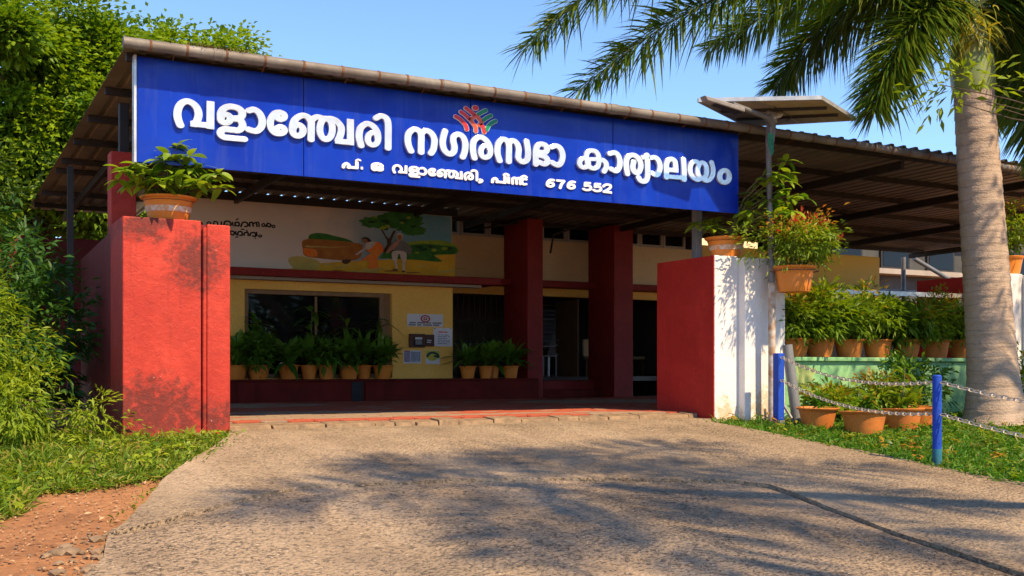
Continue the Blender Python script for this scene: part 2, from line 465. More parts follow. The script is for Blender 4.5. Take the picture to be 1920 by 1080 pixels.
SIGN_BIG=[('va',[('c',1,[(2.275,3.091),(2.251,3.151),(2.244,3.209),(2.256,3.272),(2.288,3.319),(2.333,3.342),(2.382,3.334),(2.429,3.295),(2.45,3.238),(2.444,3.183),(2.417,3.115)]),('l',1,[(2.369,3.122),(2.607,3.125)]),('l',1,[(2.57,3.37),(2.567,3.088)])]),('lla',[('r',0.95,[(2.769,3.216),(2.765,3.198),(2.754,3.183),(2.738,3.172),(2.72,3.167),(2.701,3.168),(2.685,3.176),(2.674,3.189),(2.67,3.205),(2.674,3.222),(2.685,3.237),(2.701,3.248),(2.72,3.254),(2.738,3.252),(2.754,3.245),(2.765,3.232)]),('c',1,[(2.673,3.205),(2.676,3.269),(2.711,3.318),(2.768,3.339),(2.84,3.334),(2.884,3.303),(2.889,3.262),(2.861,3.232),(2.819,3.225)]),('c',1,[(2.819,3.219),(2.865,3.217),(2.889,3.183),(2.892,3.147),(2.855,3.107),(2.792,3.105),(2.708,3.102),(2.675,3.081),(2.672,3.048),(2.705,3.022),(2.768,3.02),(2.924,3.021)])]),('aa',[('c',1,[(2.957,3.318),(3.011,3.335),(3.061,3.311),(3.093,3.254),(3.097,3.205),(3.079,3.154),(3.03,3.115),(2.951,3.127)])]),('ee',[('r',0.9,[(3.333,3.303),(3.33,3.29),(3.321,3.277),(3.308,3.269),(3.292,3.264),(3.276,3.265),(3.263,3.271),(3.254,3.281),(3.251,3.294),(3.254,3.308),(3.263,3.32),(3.276,3.329),(3.292,3.334),(3.308,3.333),(3.321,3.327),(3.33,3.316)]),('r',0.9,[(3.333,3.157),(3.329,3.143),(3.32,3.13),(3.306,3.121),(3.29,3.116),(3.273,3.117),(3.259,3.124),(3.25,3.135),(3.247,3.148),(3.25,3.162),(3.259,3.175),(3.273,3.184),(3.29,3.189),(3.306,3.188),(3.32,3.181),(3.329,3.17)]),('c',0.95,[(3.292,3.338),(3.233,3.323),(3.189,3.259),(3.182,3.2),(3.196,3.151),(3.237,3.116),(3.29,3.116)])]),('nja',[('r',1,[(3.531,3.175),(3.527,3.152),(3.514,3.132),(3.496,3.118),(3.474,3.111),(3.452,3.113),(3.434,3.124),(3.422,3.142),(3.417,3.163),(3.422,3.186),(3.434,3.206),(3.452,3.221),(3.474,3.228),(3.496,3.225),(3.514,3.215),(3.527,3.197)]),('c',1,[(3.42,3.167),(3.422,3.226),(3.452,3.287),(3.519,3.33),(3.58,3.322),(3.617,3.276),(3.62,3.225),(3.617,3.076)]),('k',0.95,[(3.633,3.299),(3.663,3.325),(3.701,3.334),(3.755,3.324)]),('r',0.95,[(3.853,3.223),(3.847,3.179),(3.832,3.141),(3.81,3.115),(3.783,3.104),(3.757,3.109),(3.734,3.132),(3.719,3.166),(3.714,3.209),(3.719,3.252),(3.734,3.29),(3.757,3.317),(3.783,3.328),(3.81,3.323),(3.832,3.301),(3.847,3.266)]),('c',1,[(3.793,3.32),(3.836,3.331),(3.894,3.316),(3.944,3.266),(3.953,3.222),(3.939,3.161),(3.913,3.099)]),('l',1,[(3.883,3.1),(4.097,3.099)]),('l',1,[(4.054,3.351),(4.056,3.07)])]),('ra',[('c',1,[(4.178,3.071),(4.156,3.153),(4.155,3.213),(4.176,3.275),(4.244,3.322),(4.316,3.301),(4.36,3.242),(4.37,3.175)]),('r',0.9,[(4.371,3.169),(4.367,3.143),(4.354,3.12),(4.335,3.103),(4.312,3.096),(4.289,3.099),(4.27,3.111),(4.257,3.132),(4.253,3.158),(4.257,3.184),(4.27,3.207),(4.289,3.224),(4.312,3.231),(4.335,3.229),(4.354,3.216),(4.367,3.195)])]),('i',[('c',1,[(4.347,3.392),(4.384,3.416),(4.425,3.423),(4.469,3.401),(4.489,3.338),(4.489,3.202),(4.488,3.071)])]),('na',[('c',1,[(4.762,3.069),(4.729,3.137),(4.72,3.22),(4.742,3.28),(4.799,3.321),(4.855,3.306),(4.881,3.261),(4.881,3.164),(4.881,3.064)]),('c',1,[(4.881,3.273),(4.904,3.302),(4.947,3.32),(5.003,3.297),(5.039,3.24),(5.04,3.179),(5.027,3.117),(4.997,3.069)])]),('ga',[('c',1,[(5.174,3.344),(5.151,3.269),(5.143,3.202),(5.157,3.136),(5.197,3.095),(5.244,3.086),(5.282,3.12),(5.289,3.173),(5.273,3.236),(5.282,3.289),(5.339,3.319),(5.392,3.297),(5.421,3.241),(5.425,3.186),(5.413,3.117),(5.391,3.062)])]),('ra',[('c',1,[(5.542,3.062),(5.524,3.14),(5.521,3.214),(5.542,3.275),(5.607,3.315),(5.677,3.294),(5.725,3.24),(5.739,3.185)]),('r',0.9,[(5.744,3.16),(5.74,3.133),(5.726,3.109),(5.706,3.092),(5.683,3.085),(5.659,3.088),(5.639,3.101),(5.626,3.123),(5.621,3.149),(5.626,3.176),(5.639,3.2),(5.659,3.217),(5.683,3.224),(5.706,3.221),(5.726,3.208),(5.74,3.187)])]),('sa',[('c',1,[(5.867,3.061),(5.839,3.139),(5.836,3.208),(5.853,3.272),(5.903,3.318),(5.958,3.308),(5.985,3.253),(5.985,3.159),(5.985,3.059)]),('c',1,[(5.985,3.272),(6.003,3.302),(6.046,3.316),(6.092,3.286),(6.115,3.228),(6.11,3.171),(6.109,3.123),(6.139,3.09),(6.183,3.082),(6.225,3.111),(6.239,3.17),(6.237,3.233),(6.218,3.336)])]),('bha',[('c',1,[(6.343,3.058),(6.342,3.179),(6.349,3.25),(6.373,3.294),(6.417,3.314),(6.472,3.304),(6.496,3.264),(6.476,3.224),(6.417,3.212)]),('l',0.8,[(6.413,3.244),(6.415,3.151)]),('c',1,[(6.402,3.18),(6.469,3.169),(6.501,3.136),(6.495,3.1),(6.454,3.081),(6.389,3.099)])]),('aa',[('c',1,[(6.554,3.289),(6.618,3.313),(6.678,3.288),(6.708,3.226),(6.708,3.174),(6.685,3.114),(6.64,3.084),(6.563,3.113)])]),('ka',[('r',0.9,[(7.072,3.15),(7.068,3.128),(7.054,3.109),(7.033,3.095),(7.009,3.089),(6.985,3.091),(6.965,3.101),(6.951,3.118),(6.946,3.139),(6.951,3.161),(6.965,3.18),(6.985,3.194),(7.009,3.201),(7.033,3.199),(7.054,3.188),(7.068,3.171)]),('r',0.9,[(7.042,3.225),(7.053,3.268),(7.084,3.293),(7.123,3.304),(7.18,3.295),(7.215,3.253),(7.219,3.205),(7.219,3.157),(7.198,3.111),(7.151,3.089),(7.098,3.099),(7.067,3.132),(7.053,3.178)]),('l',0.8,[(7.088,3.196),(7.222,3.209)]),('c',0.95,[(7.226,3.191),(7.272,3.203),(7.314,3.181),(7.328,3.149),(7.324,3.113),(7.294,3.061)])]),('aa',[('c',1,[(7.376,3.289),(7.445,3.31),(7.495,3.288),(7.523,3.233),(7.527,3.179),(7.511,3.123),(7.47,3.086),(7.391,3.109)])]),('rya',[('c',1,[(7.64,3.058),(7.623,3.139),(7.621,3.211),(7.641,3.268),(7.704,3.304),(7.774,3.292),(7.822,3.242),(7.837,3.191),(7.829,3.138),(7.8,3.096),(7.763,3.09),(7.729,3.117),(7.719,3.171),(7.733,3.227)]),('l',1,[(7.848,3.286),(7.93,3.304)]),('c',1,[(7.93,3.332),(7.939,3.24),(7.941,3.154),(7.941,3.068),(7.922,3.012),(7.878,2.99),(7.829,3.003),(7.802,3.038)])]),('aa',[('c',1,[(7.99,3.295),(8.046,3.306),(8.095,3.285),(8.124,3.232),(8.129,3.183),(8.112,3.125),(8.071,3.087),(8.0,3.113)])]),('la',[('c',1,[(8.23,3.065),(8.228,3.149),(8.228,3.23),(8.249,3.281),(8.303,3.31),(8.353,3.291),(8.37,3.236),(8.372,3.167)]),('l',0.95,[(8.218,3.17),(8.414,3.172)]),('l',0.95,[(8.192,3.083),(8.546,3.089)]),('c',1,[(8.492,3.334),(8.502,3.222),(8.505,3.148),(8.502,3.056)])]),('ya',[('k',0.95,[(8.707,3.309),(8.66,3.311),(8.613,3.27),(8.599,3.206),(8.613,3.144),(8.66,3.098),(8.723,3.081),(8.763,3.103)]),('r',0.95,[(8.865,3.213),(8.86,3.174),(8.844,3.139),(8.82,3.115),(8.792,3.105),(8.764,3.111),(8.741,3.131),(8.725,3.162),(8.719,3.2),(8.725,3.239),(8.741,3.274),(8.764,3.298),(8.792,3.308),(8.82,3.303),(8.844,3.283),(8.86,3.251)]),('c',0.95,[(8.938,3.332),(8.962,3.263),(8.968,3.212),(8.954,3.154),(8.908,3.099),(8.85,3.082),(8.786,3.108)])]),('am',[('r',1.05,[(9.233,3.167),(9.227,3.137),(9.21,3.11),(9.184,3.091),(9.154,3.082),(9.123,3.086),(9.097,3.101),(9.08,3.125),(9.074,3.154),(9.08,3.184),(9.097,3.211),(9.123,3.23),(9.154,3.239),(9.184,3.236),(9.21,3.221),(9.227,3.197)])])]
SIGN_SMALL=[('pa',[('c',0.5,[(3.982,2.829),(3.988,2.855),(4.017,2.874),(4.044,2.858),(4.044,2.831)]),('l',0.5,[(4.019,2.837),(4.148,2.837)]),('l',0.5,[(4.134,2.907),(4.135,2.829)])]),('i',[('k',0.3,[(4.127,2.917),(4.151,2.928),(4.174,2.92)])]),('dot',[('l',0.5,[(4.178,2.839),(4.205,2.839)])]),('o',[('r',0.5,[(4.368,2.856),(4.366,2.849),(4.36,2.841),(4.351,2.836),(4.341,2.834),(4.331,2.834),(4.322,2.838),(4.316,2.844),(4.314,2.852),(4.316,2.86),(4.322,2.867),(4.331,2.872),(4.341,2.874),(4.351,2.874),(4.36,2.87),(4.366,2.864)]),('c',0.5,[(4.314,2.854),(4.321,2.889),(4.371,2.903),(4.416,2.893),(4.422,2.874),(4.389,2.864)]),('c',0.5,[(4.389,2.864),(4.425,2.855),(4.416,2.838),(4.38,2.835)])]),('comma',[('c',0.45,[(5.617,2.832),(5.643,2.827),(5.639,2.811),(5.612,2.8)])]),('pa',[('c',0.5,[(5.779,2.815),(5.789,2.849),(5.818,2.863),(5.839,2.847),(5.839,2.82)]),('l',0.5,[(5.82,2.826),(5.956,2.824)]),('l',0.5,[(5.942,2.901),(5.944,2.818)])]),('i',[('c',0.45,[(5.93,2.91),(5.958,2.925),(5.99,2.914)]),('l',0.5,[(5.99,2.897),(5.99,2.815)])]),('n',[('c',0.45,[(6.044,2.816),(6.044,2.872),(6.066,2.89),(6.09,2.878),(6.097,2.818)]),('c',0.45,[(6.097,2.872),(6.119,2.891),(6.143,2.876),(6.145,2.819)]),('c',0.45,[(6.227,2.883),(6.188,2.886),(6.167,2.857),(6.186,2.825),(6.227,2.83)]),('k',0.4,[(6.157,2.902),(6.196,2.923),(6.23,2.91)])]),('digit',[('c',0.47,[(6.602,2.905),(6.553,2.905),(6.516,2.874),(6.509,2.839),(6.55,2.826),(6.591,2.841),(6.589,2.865),(6.55,2.873),(6.512,2.851)])]),('digit',[('l',0.47,[(6.632,2.905),(6.752,2.907)]),('c',0.5,[(6.742,2.908),(6.707,2.866),(6.685,2.817)])]),('digit',[('c',0.47,[(6.892,2.906),(6.841,2.906),(6.804,2.875),(6.797,2.84),(6.838,2.826),(6.881,2.841),(6.878,2.866),(6.838,2.873),(6.8,2.851)])]),('digit',[('l',0.45,[(7.12,2.911),(7.032,2.91)]),('l',0.45,[(7.039,2.915),(7.032,2.869)]),('c',0.47,[(7.033,2.872),(7.083,2.88),(7.118,2.862),(7.106,2.834),(7.054,2.824),(7.011,2.834)])]),('digit',[('l',0.45,[(7.265,2.91),(7.176,2.909)]),('l',0.45,[(7.183,2.914),(7.176,2.868)]),('c',0.47,[(7.177,2.871),(7.228,2.879),(7.263,2.861),(7.251,2.833),(7.199,2.823),(7.155,2.833)])]),('digit',[('c',0.47,[(7.299,2.886),(7.338,2.912),(7.395,2.91),(7.402,2.884),(7.359,2.848),(7.301,2.82)]),('l',0.47,[(7.293,2.823),(7.423,2.82)])]),('va',[('c',0.43,[(4.572,2.824),(4.561,2.843),(4.558,2.862),(4.564,2.882),(4.578,2.897),(4.599,2.904),(4.621,2.902),(4.642,2.889),(4.652,2.871),(4.649,2.853),(4.637,2.831)]),('l',0.43,[(4.615,2.834),(4.723,2.835)]),('l',0.43,[(4.707,2.913),(4.705,2.823)])]),('lla',[('r',0.408,[(4.797,2.864),(4.795,2.858),(4.79,2.853),(4.783,2.85),(4.775,2.848),(4.766,2.848),(4.759,2.851),(4.754,2.855),(4.752,2.86),(4.754,2.866),(4.759,2.871),(4.766,2.874),(4.775,2.876),(4.783,2.875),(4.79,2.873),(4.795,2.869)]),('c',0.43,[(4.753,2.86),(4.755,2.881),(4.771,2.897),(4.797,2.903),(4.829,2.902),(4.849,2.892),(4.852,2.879),(4.839,2.869),(4.82,2.867)]),('c',0.43,[(4.82,2.865),(4.841,2.864),(4.852,2.853),(4.853,2.842),(4.836,2.829),(4.808,2.828),(4.769,2.827),(4.754,2.82),(4.753,2.81),(4.768,2.801),(4.797,2.801),(4.868,2.801)])]),('aa',[('c',0.43,[(4.883,2.897),(4.907,2.902),(4.93,2.894),(4.945,2.876),(4.946,2.86),(4.938,2.844),(4.916,2.831),(4.88,2.835)])]),('ee',[('r',0.387,[(5.054,2.892),(5.053,2.888),(5.048,2.883),(5.043,2.881),(5.035,2.879),(5.028,2.88),(5.022,2.882),(5.018,2.885),(5.017,2.889),(5.018,2.893),(5.022,2.897),(5.028,2.9),(5.035,2.902),(5.043,2.902),(5.048,2.9),(5.053,2.896)]),('r',0.387,[(5.054,2.845),(5.052,2.84),(5.048,2.836),(5.042,2.833),(5.034,2.832),(5.027,2.832),(5.02,2.834),(5.016,2.838),(5.015,2.842),(5.016,2.847),(5.02,2.851),(5.027,2.854),(5.034,2.855),(5.042,2.855),(5.048,2.853),(5.052,2.849)]),('c',0.408,[(5.035,2.903),(5.008,2.898),(4.988,2.878),(4.985,2.859),(4.992,2.843),(5.01,2.832),(5.034,2.832)])]),('nja',[('r',0.43,[(5.144,2.851),(5.142,2.843),(5.136,2.837),(5.128,2.832),(5.118,2.83),(5.108,2.831),(5.1,2.834),(5.094,2.84),(5.092,2.847),(5.094,2.854),(5.1,2.861),(5.108,2.865),(5.118,2.868),(5.128,2.867),(5.136,2.864),(5.142,2.858)]),('c',0.43,[(5.094,2.848),(5.094,2.867),(5.108,2.887),(5.139,2.901),(5.166,2.898),(5.183,2.883),(5.185,2.867),(5.183,2.819)]),('k',0.408,[(5.191,2.891),(5.204,2.899),(5.221,2.902),(5.246,2.899)]),('r',0.408,[(5.291,2.866),(5.288,2.852),(5.281,2.84),(5.271,2.831),(5.259,2.828),(5.247,2.829),(5.237,2.837),(5.23,2.848),(5.227,2.862),(5.23,2.875),(5.237,2.888),(5.247,2.896),(5.259,2.9),(5.271,2.898),(5.281,2.891),(5.288,2.88)]),('c',0.43,[(5.263,2.897),(5.283,2.901),(5.309,2.896),(5.332,2.88),(5.336,2.866),(5.33,2.846),(5.318,2.826)]),('l',0.43,[(5.304,2.827),(5.402,2.826)]),('l',0.43,[(5.382,2.907),(5.383,2.817)])]),('ra',[('c',0.43,[(5.439,2.817),(5.429,2.844),(5.428,2.863),(5.438,2.883),(5.469,2.898),(5.501,2.891),(5.522,2.872),(5.526,2.851)]),('r',0.387,[(5.527,2.849),(5.525,2.84),(5.519,2.833),(5.51,2.828),(5.5,2.825),(5.489,2.826),(5.481,2.83),(5.475,2.837),(5.473,2.845),(5.475,2.854),(5.481,2.861),(5.489,2.866),(5.5,2.869),(5.51,2.868),(5.519,2.864),(5.525,2.857)])]),('i',[('c',0.43,[(5.516,2.92),(5.532,2.928),(5.551,2.93),(5.571,2.923),(5.58,2.903),(5.58,2.859),(5.58,2.817)])])]
SIGN_LOGO=[('red',[('k',1,[(5.314,3.521),(5.368,3.498),(5.418,3.458),(5.443,3.425),(5.455,3.39)])]),('red',[('k',1,[(5.381,3.58),(5.428,3.554),(5.48,3.514)])]),('red',[('k',1,[(5.443,3.629),(5.495,3.599),(5.543,3.571)])]),('red',[('k',1.3,[(5.556,3.645),(5.571,3.645)])]),('green',[('k',1,[(5.695,3.632),(5.649,3.607),(5.601,3.578)])]),('green',[('k',1,[(5.761,3.579),(5.715,3.553),(5.664,3.516)])]),('green',[('k',1,[(5.822,3.524),(5.771,3.496),(5.73,3.455),(5.707,3.412)])]),('orange',[('c',1,[(5.495,3.511),(5.528,3.47),(5.563,3.429),(5.569,3.377)]),('c',1,[(5.497,3.507),(5.568,3.553),(5.608,3.524),(5.639,3.493),(5.608,3.454)])]),('red',[('c',1,[(5.641,3.462),(5.662,3.43),(5.677,3.377)])])]
# ---------------------------------------------------------------- foliage builders (numpy)
def unit(a): return a / np.maximum(np.linalg.norm(a, axis=1, keepdims=True), 1e-6)

def leaf_mesh(name, P, D, U, L, W, droop=0.0, k=1, fold=0.2, tone=None, wmax=0.45):
    """n leaves as k-segment blades: base P, direction D, up U, length L, width W"""
    P = np.asarray(P, float); n = len(P); D = unit(np.asarray(D, float)); U = np.asarray(U, float)
    S = unit(np.cross(D, U)); U = unit(np.cross(S, D))
    L = np.broadcast_to(np.asarray(L, float), (n,))[:, None]; W = np.broadcast_to(np.asarray(W, float), (n,))[:, None]
    dr = np.broadcast_to(np.asarray(droop, float), (n,))[:, None]
    Zv = np.array([[0, 0, 1.0]])
    def pos(t): return P + D * L * t - Zv * dr * L * t * t
    if k == 1:
        mid = pos(wmax) + U * W * fold
        V = np.stack([P, mid - S * W / 2, pos(1.0), mid + S * W / 2], 1).reshape(-1, 3)
        b = (np.arange(n) * 4)[:, None]
        Fa = np.concatenate([b + [[0, 2, 1]], b + [[0, 3, 2]]], 1).reshape(-1, 3)
        per = 2
        faces = Fa.tolist()
    else:
        rows = [P[:, None]]
        ts = [i / k for i in range(1, k)]
        for t in ts:
            wt = W * (math.sin(math.pi * min(1, (t * 0.86 + 0.14))) ** 0.7) / 2
            c = pos(t)
            rows.append(np.stack([c - S * wt + U * wt * fold, c + S * wt + U * wt * fold], 1))
        rows.append(pos(1.0)[:, None])
        V = np.concatenate(rows, 1); m = V.shape[1]; V = V.reshape(-1, 3)
        pat = [(0, 2, 1)]
        for i in range(k - 2):
            a = 1 + 2 * i; pat += [(a, a + 1, a + 3), (a, a + 3, a + 2)]
        a = 1 + 2 * (k - 2); pat.append((a, a + 1, a + 2))
        per = len(pat)
        Fa = ((np.arange(n) * m)[:, None, None] + np.array(pat)[None]).reshape(-1, 3)
        faces = Fa.tolist()
    me = bpy.data.meshes.new(name)
    nf = len(faces)
    me.vertices.add(len(V)); me.vertices.foreach_set('co', V.astype(np.float32).ravel())
    me.loops.add(nf * 3); me.loops.foreach_set('vertex_index', Fa.astype(np.int32).ravel())
    me.polygons.add(nf)
    me.polygons.foreach_set('loop_start', np.arange(0, nf * 3, 3, dtype=np.int32))
    try: me.polygons.foreach_set('loop_total', np.full(nf, 3, dtype=np.int32))
    except Exception: pass
    me.update()
    if tone is None: tone = rng.random(n)
    at = me.attributes.new('tone', 'FLOAT', 'FACE')
    at.data.foreach_set('value', np.repeat(np.asarray(tone, np.float32), per))
    return me

def rand_dirs(n):
    v = rng.normal(size=(n, 3)); return unit(v)

def crown_leaves(blobs, nclump, per, L, W, spread=0.35, tone_up=0.5, inner=0.35):
    """leaf positions in clumps spread through ellipsoids; returns P, D, U, tone"""
    vol = np.array([b[1][0] * b[1][1] * b[1][2] for b in blobs]); vol = vol / vol.sum()
    Ps, Ds, Us, Ts = [], [], [], []
    for b, fr in zip(blobs, vol):
        m = max(3, int(nclump * fr))
        c = np.array(b[0]); r = np.array(b[1])
        d = rand_dirs(m)
        rad = (inner + (1 - inner) * rng.random(m) ** 0.6)[:, None]
        rad *= (1 + 0.16 * np.sin(d[:, :1] * 7 + 1.3) + 0.12 * np.sin(d[:, 2:] * 9) + 0.1 * rng.normal(size=(m, 1)))
        cc = c + d * r * rad
        ct = rng.random(m)
        for i in range(m):
            nn = max(3, int(per * (0.6 + 0.8 * rng.random())))
            s = spread * (0.6 + 0.8 * rng.random())
            q = rng.normal(size=(nn, 3)) * [s * .5, s * .5, s * 0.30]
            Ps.append(cc[i] + q)
            dd = unit(q + d[i] * 0.15 + rng.normal(size=(nn, 3)) * 0.12 + [0, 0, -0.06])
            Ds.append(dd)
            Us.append(unit(rng.normal(size=(nn, 3)) * 0.45 + [0, 0, 1.0] + d[i] * 0.4))
            Ts.append(np.clip(0.55 * ct[i] + 0.45 * rng.random(nn), 0, 1))
    return np.concatenate(Ps), np.concatenate(Ds), np.concatenate(Us), np.concatenate(Ts)

def limb(mb, p, q, r0, r1, n=6, wob=0.12):
    p, q = Vector(p), Vector(q); pts, rad = [], []
    for i in range(n + 1):
        t = i / n
        o = Vector((random.uniform(-1, 1), random.uniform(-1, 1), random.uniform(-.4, .4))) * wob * (0 if i in (0, n) else 1)
        pts.append(p.lerp(q, t) + o); rad.append(r0 + (r1 - r0) * t)
    mb.tube(pts, rad, 8)

def tree(name, base, blobs, mat, nclump, per, L, W, label, cat, spread=0.4, group=None, trunk_r=0.25, inner=0.35):
    t = empty(name, base, label, cat, group)
    mb = MB()
    cz = np.array(blobs[0][0])
    fork = (base[0] * .6 + cz[0] * .4, base[1] * .6 + cz[1] * .4, base[2] + (cz[2] - base[2]) * 0.55)
    limb(mb, (base[0], base[1], base[2] - 0.1), fork, trunk_r, trunk_r * 0.7)
    for c, r in blobs:
        for _ in range(5):
            d = rand_dirs(1)[0]
            e = np.array(c) + d * np.array(r) * 0.7
            limb(mb, fork, tuple(e), trunk_r * 0.45, trunk_r * 0.08)
    mb.build('trunk', MT['bark'], t, smooth=True)
    P, D, U, T = crown_leaves(blobs, nclump, per, L, W, spread, inner=inner)
    n = len(P)
    me = leaf_mesh('crown', P, D, U, L * (0.7 + 0.6 * rng.random(n)), W * (0.7 + 0.6 * rng.random(n)), 0.15, 1, 0.25, T)
    o = mesh_obj('crown', me, LF[mat], t); tag(o, kind='stuff')
    return t

# ---------------------------------------------------------------- lettering: strokes -> outline -> raised letter
def catmull(pts, m=8, closed=False):
    P = [np.array(p, float) for p in pts]; n = len(P); out = []
    if n == 2 and not closed: return P
    rngi = range(n if closed else n - 1)
    for i in rngi:
        if closed: a, b, c, d = P[i - 1], P[i], P[(i + 1) % n], P[(i + 2) % n]
        else: a, b, c, d = P[max(i - 1, 0)], P[i], P[i + 1], P[min(i + 2, n - 1)]
        for j in range(m):
            t = j / m
            out.append(0.5 * ((2 * b) + (c - a) * t + (2 * a - 5 * b + 4 * c - d) * t * t + (3 * b - a - 3 * c + d) * t ** 3))
    if not closed: out.append(P[-1])
    return out

def outlines(strokes, wx, wz, grow=0.0, step=0.14):
    hx, hz = wx / 2, wz / 2
    segs = []
    for kind, fac, pts in strokes:
        pts = [(x / hx, z / hz) for x, z in pts]
        if kind == 'r': q = catmull(pts, 4, True); q.append(q[0])
        elif kind == 'l': q = [np.array(p) for p in pts]
        else: q = catmull(pts, 8)
        for i in range(len(q) - 1):
            segs.append((q[i], q[i + 1], fac + grow, kind in 'cl' and i == 0, kind in 'cl' and i == len(q) - 2))
    allp = np.array([s[0] for s in segs] + [s[1] for s in segs])
    lo = allp.min(0) - 2.2 - grow; hi = allp.max(0) + 2.2 + grow
    nx = int((hi[0] - lo[0]) / step) + 2; nz = int((hi[1] - lo[1]) / step) + 2
    gx = lo[0] + np.arange(nx) * step; gz = lo[1] + np.arange(nz) * step
    X, Z = np.meshgrid(gx, gz, indexing='ij')
    Fd = np.full(X.shape, 1e3)
    for a, b, f, ba, bb in segs:
        e = b - a; ln = np.hypot(*e)
        if ln < 1e-6: continue
        e = e / ln
        t = (X - a[0]) * e[0] + (Z - a[1]) * e[1]
        pr = np.abs(-(X - a[0]) * e[1] + (Z - a[1]) * e[0])
        oa = np.maximum(-t, 0); ob = np.maximum(t - ln, 0)
        d = np.sqrt(pr ** 2 + oa ** 2 + ob ** 2) - f
        if ba: d = np.maximum(d, -t - grow)
        if bb: d = np.maximum(d, t - ln - grow)
        Fd = np.minimum(Fd, d)
    ins = Fd < 0
    segd = {}
    def pt(key):
        o, i, j = key
        if o == 'h': v0, v1 = Fd[i, j], Fd[i + 1, j]; t = v0 / (v0 - v1); return ((gx[i] + t * step) * hx, gz[j] * hz)
        v0, v1 = Fd[i, j], Fd[i, j + 1]; t = v0 / (v0 - v1); return (gx[i] * hx, (gz[j] + t * step) * hz)
    code = ins[:-1, :-1] * 1 + ins[1:, :-1] * 2 + ins[1:, 1:] * 4 + ins[:-1, 1:] * 8
    TB = {1: 'lb', 2: 'br', 3: 'lr', 4: 'rt', 5: 'lbrt', 6: 'bt', 7: 'lt', 8: 'tl', 9: 'tb', 10: 'brtl', 11: 'tr', 12: 'rl', 13: 'rb', 14: 'bl'}
    for i, j in zip(*np.nonzero((code > 0) & (code < 15))):
        K = {'l': ('v', i, j), 'r': ('v', i + 1, j), 'b': ('h', i, j), 't': ('h', i, j + 1)}
        s = TB[int(code[i, j])]
        for q in range(0, len(s), 2):
            segd[K[s[q]]] = K[s[q + 1]]
    loops = []
    while segd:
        k0 = next(iter(segd)); k = k0; lp = []
        while k in segd:
            nk = segd.pop(k); lp.append(pt(k)); k = nk
        if len(lp) > 8: loops.append(lp)
    return loops

def raised(name, loops, yface, thick, bevel, mat, parent):
    """outline loops (x, z) on a wall plane facing -Y -> solid letter standing on it"""
    cu = bpy.data.curves.new(name, 'CURVE'); cu.dimensions = '2D'; cu.fill_mode = 'BOTH'
    cu.extrude = thick / 2; cu.bevel_depth = bevel; cu.bevel_resolution = 1; cu.offset = -bevel
    for lp in loops:
        s = cu.splines.new('POLY'); s.points.add(len(lp) - 1)
        s.points.foreach_set('co', [c for x, z in lp for c in (x, z, 0, 1)]); s.use_cyclic_u = True
    tmp = bpy.data.objects.new(name, cu); link(tmp)
    dg = bpy.context.evaluated_depsgraph_get()
    me = bpy.data.meshes.new_from_object(tmp.evaluated_get(dg))
    bpy.data.objects.remove(tmp); bpy.data.curves.remove(cu)
    me.name = name
    co = np.empty(len(me.vertices) * 3, np.float32); me.vertices.foreach_get('co', co); co = co.reshape(-1, 3)
    out = np.stack([co[:, 0], yface - (thick / 2 + bevel) - co[:, 2], co[:, 1]], 1)
    me.vertices.foreach_set('co', out.astype(np.float32).ravel()); me.update()
    return mesh_obj(name, me, mat, parent)

def gz(y): return -0.88 if y < 0 else (-0.08 * (11 - y) if y < 11 else 0.0)
# ---------------------------------------------------------------- ground and drive
mb = MB()
rows = [-300, -40, -10, 0, 2, 4, 6, 8, 10, 11, 14, 20, 40, 400]
for i in range(len(rows) - 1):
    y0, y1 = rows[i], rows[i + 1]
    mb.poly([(-300, y0, gz(y0) - .03), (300, y0, gz(y0) - .03), (300, y1, gz(y1) - .03), (-300, y1, gz(y1) - .03)])
tag(mb.build('ground', MT['soil']), 'reddish soil ground around the office', None, None, 'structure')

def slab(name, outline, mat, zoff=0.012, thick=0.12, grid=0.16, amp=0.004, jitter=0.012):
    pts = []
    n = len(outline)
    for i in range(n):
        a = Vector(outline[i]); b = Vector(outline[(i + 1) % n])
        m = max(1, int((b - a).length / 0.12))
        for j in range(m):
            p = a.lerp(b, j / m)
            pts.append(Vector((p.x + random.uniform(-1, 1) * jitter, p.y + random.uniform(-1, 1) * jitter)))
    nb = len(pts)
    xs = [p.x for p in pts]; ys = [p.y for p in pts]
    inner = []
    x = min(xs)
    while x < max(xs):
        y = min(ys)
        while y < max(ys):
            inner.append(Vector((x + random.uniform(-.04, .04), y + random.uniform(-.04, .04)))); y += grid
        x += grid
    for k in range(200): inner.append(Vector((min(xs) + (max(xs) - min(xs)) * k / 199, 11.0)))
    vs, es, fs, *_ = delaunay_2d_cdt(pts + inner, [(i, (i + 1) % nb) for i in range(nb)], [], 1, 1e-4)
    V = [(v.x, v.y, gz(v.y) + zoff + amp * (math.sin(v.x * 3.1 + v.y * 1.7) + math.sin(v.x * 1.3 - v.y * 2.9) + random.uniform(-.6, .6))) for v in vs]
    mb = MB(); mb.add(V, [tuple(f) for f in fs])
    # skirt along the boundary
    cnt = {}
    for f in fs:
        for a, b in zip(f, list(f[1:]) + [f[0]]):
            cnt[(min(a, b), max(a, b))] = cnt.get((min(a, b), max(a, b)), 0) + 1
    for (a, b), c in cnt.items():
        if c == 1:
            pa, pb = V[a], V[b]
            mb.add([pa, pb, (pb[0], pb[1], pb[2] - thick), (pa[0], pa[1], pa[2] - thick)], [(0, 1, 2, 3)])
    o = mb.build(name, mat, None, smooth=True)
    return tag(o, None, None, None, 'structure')

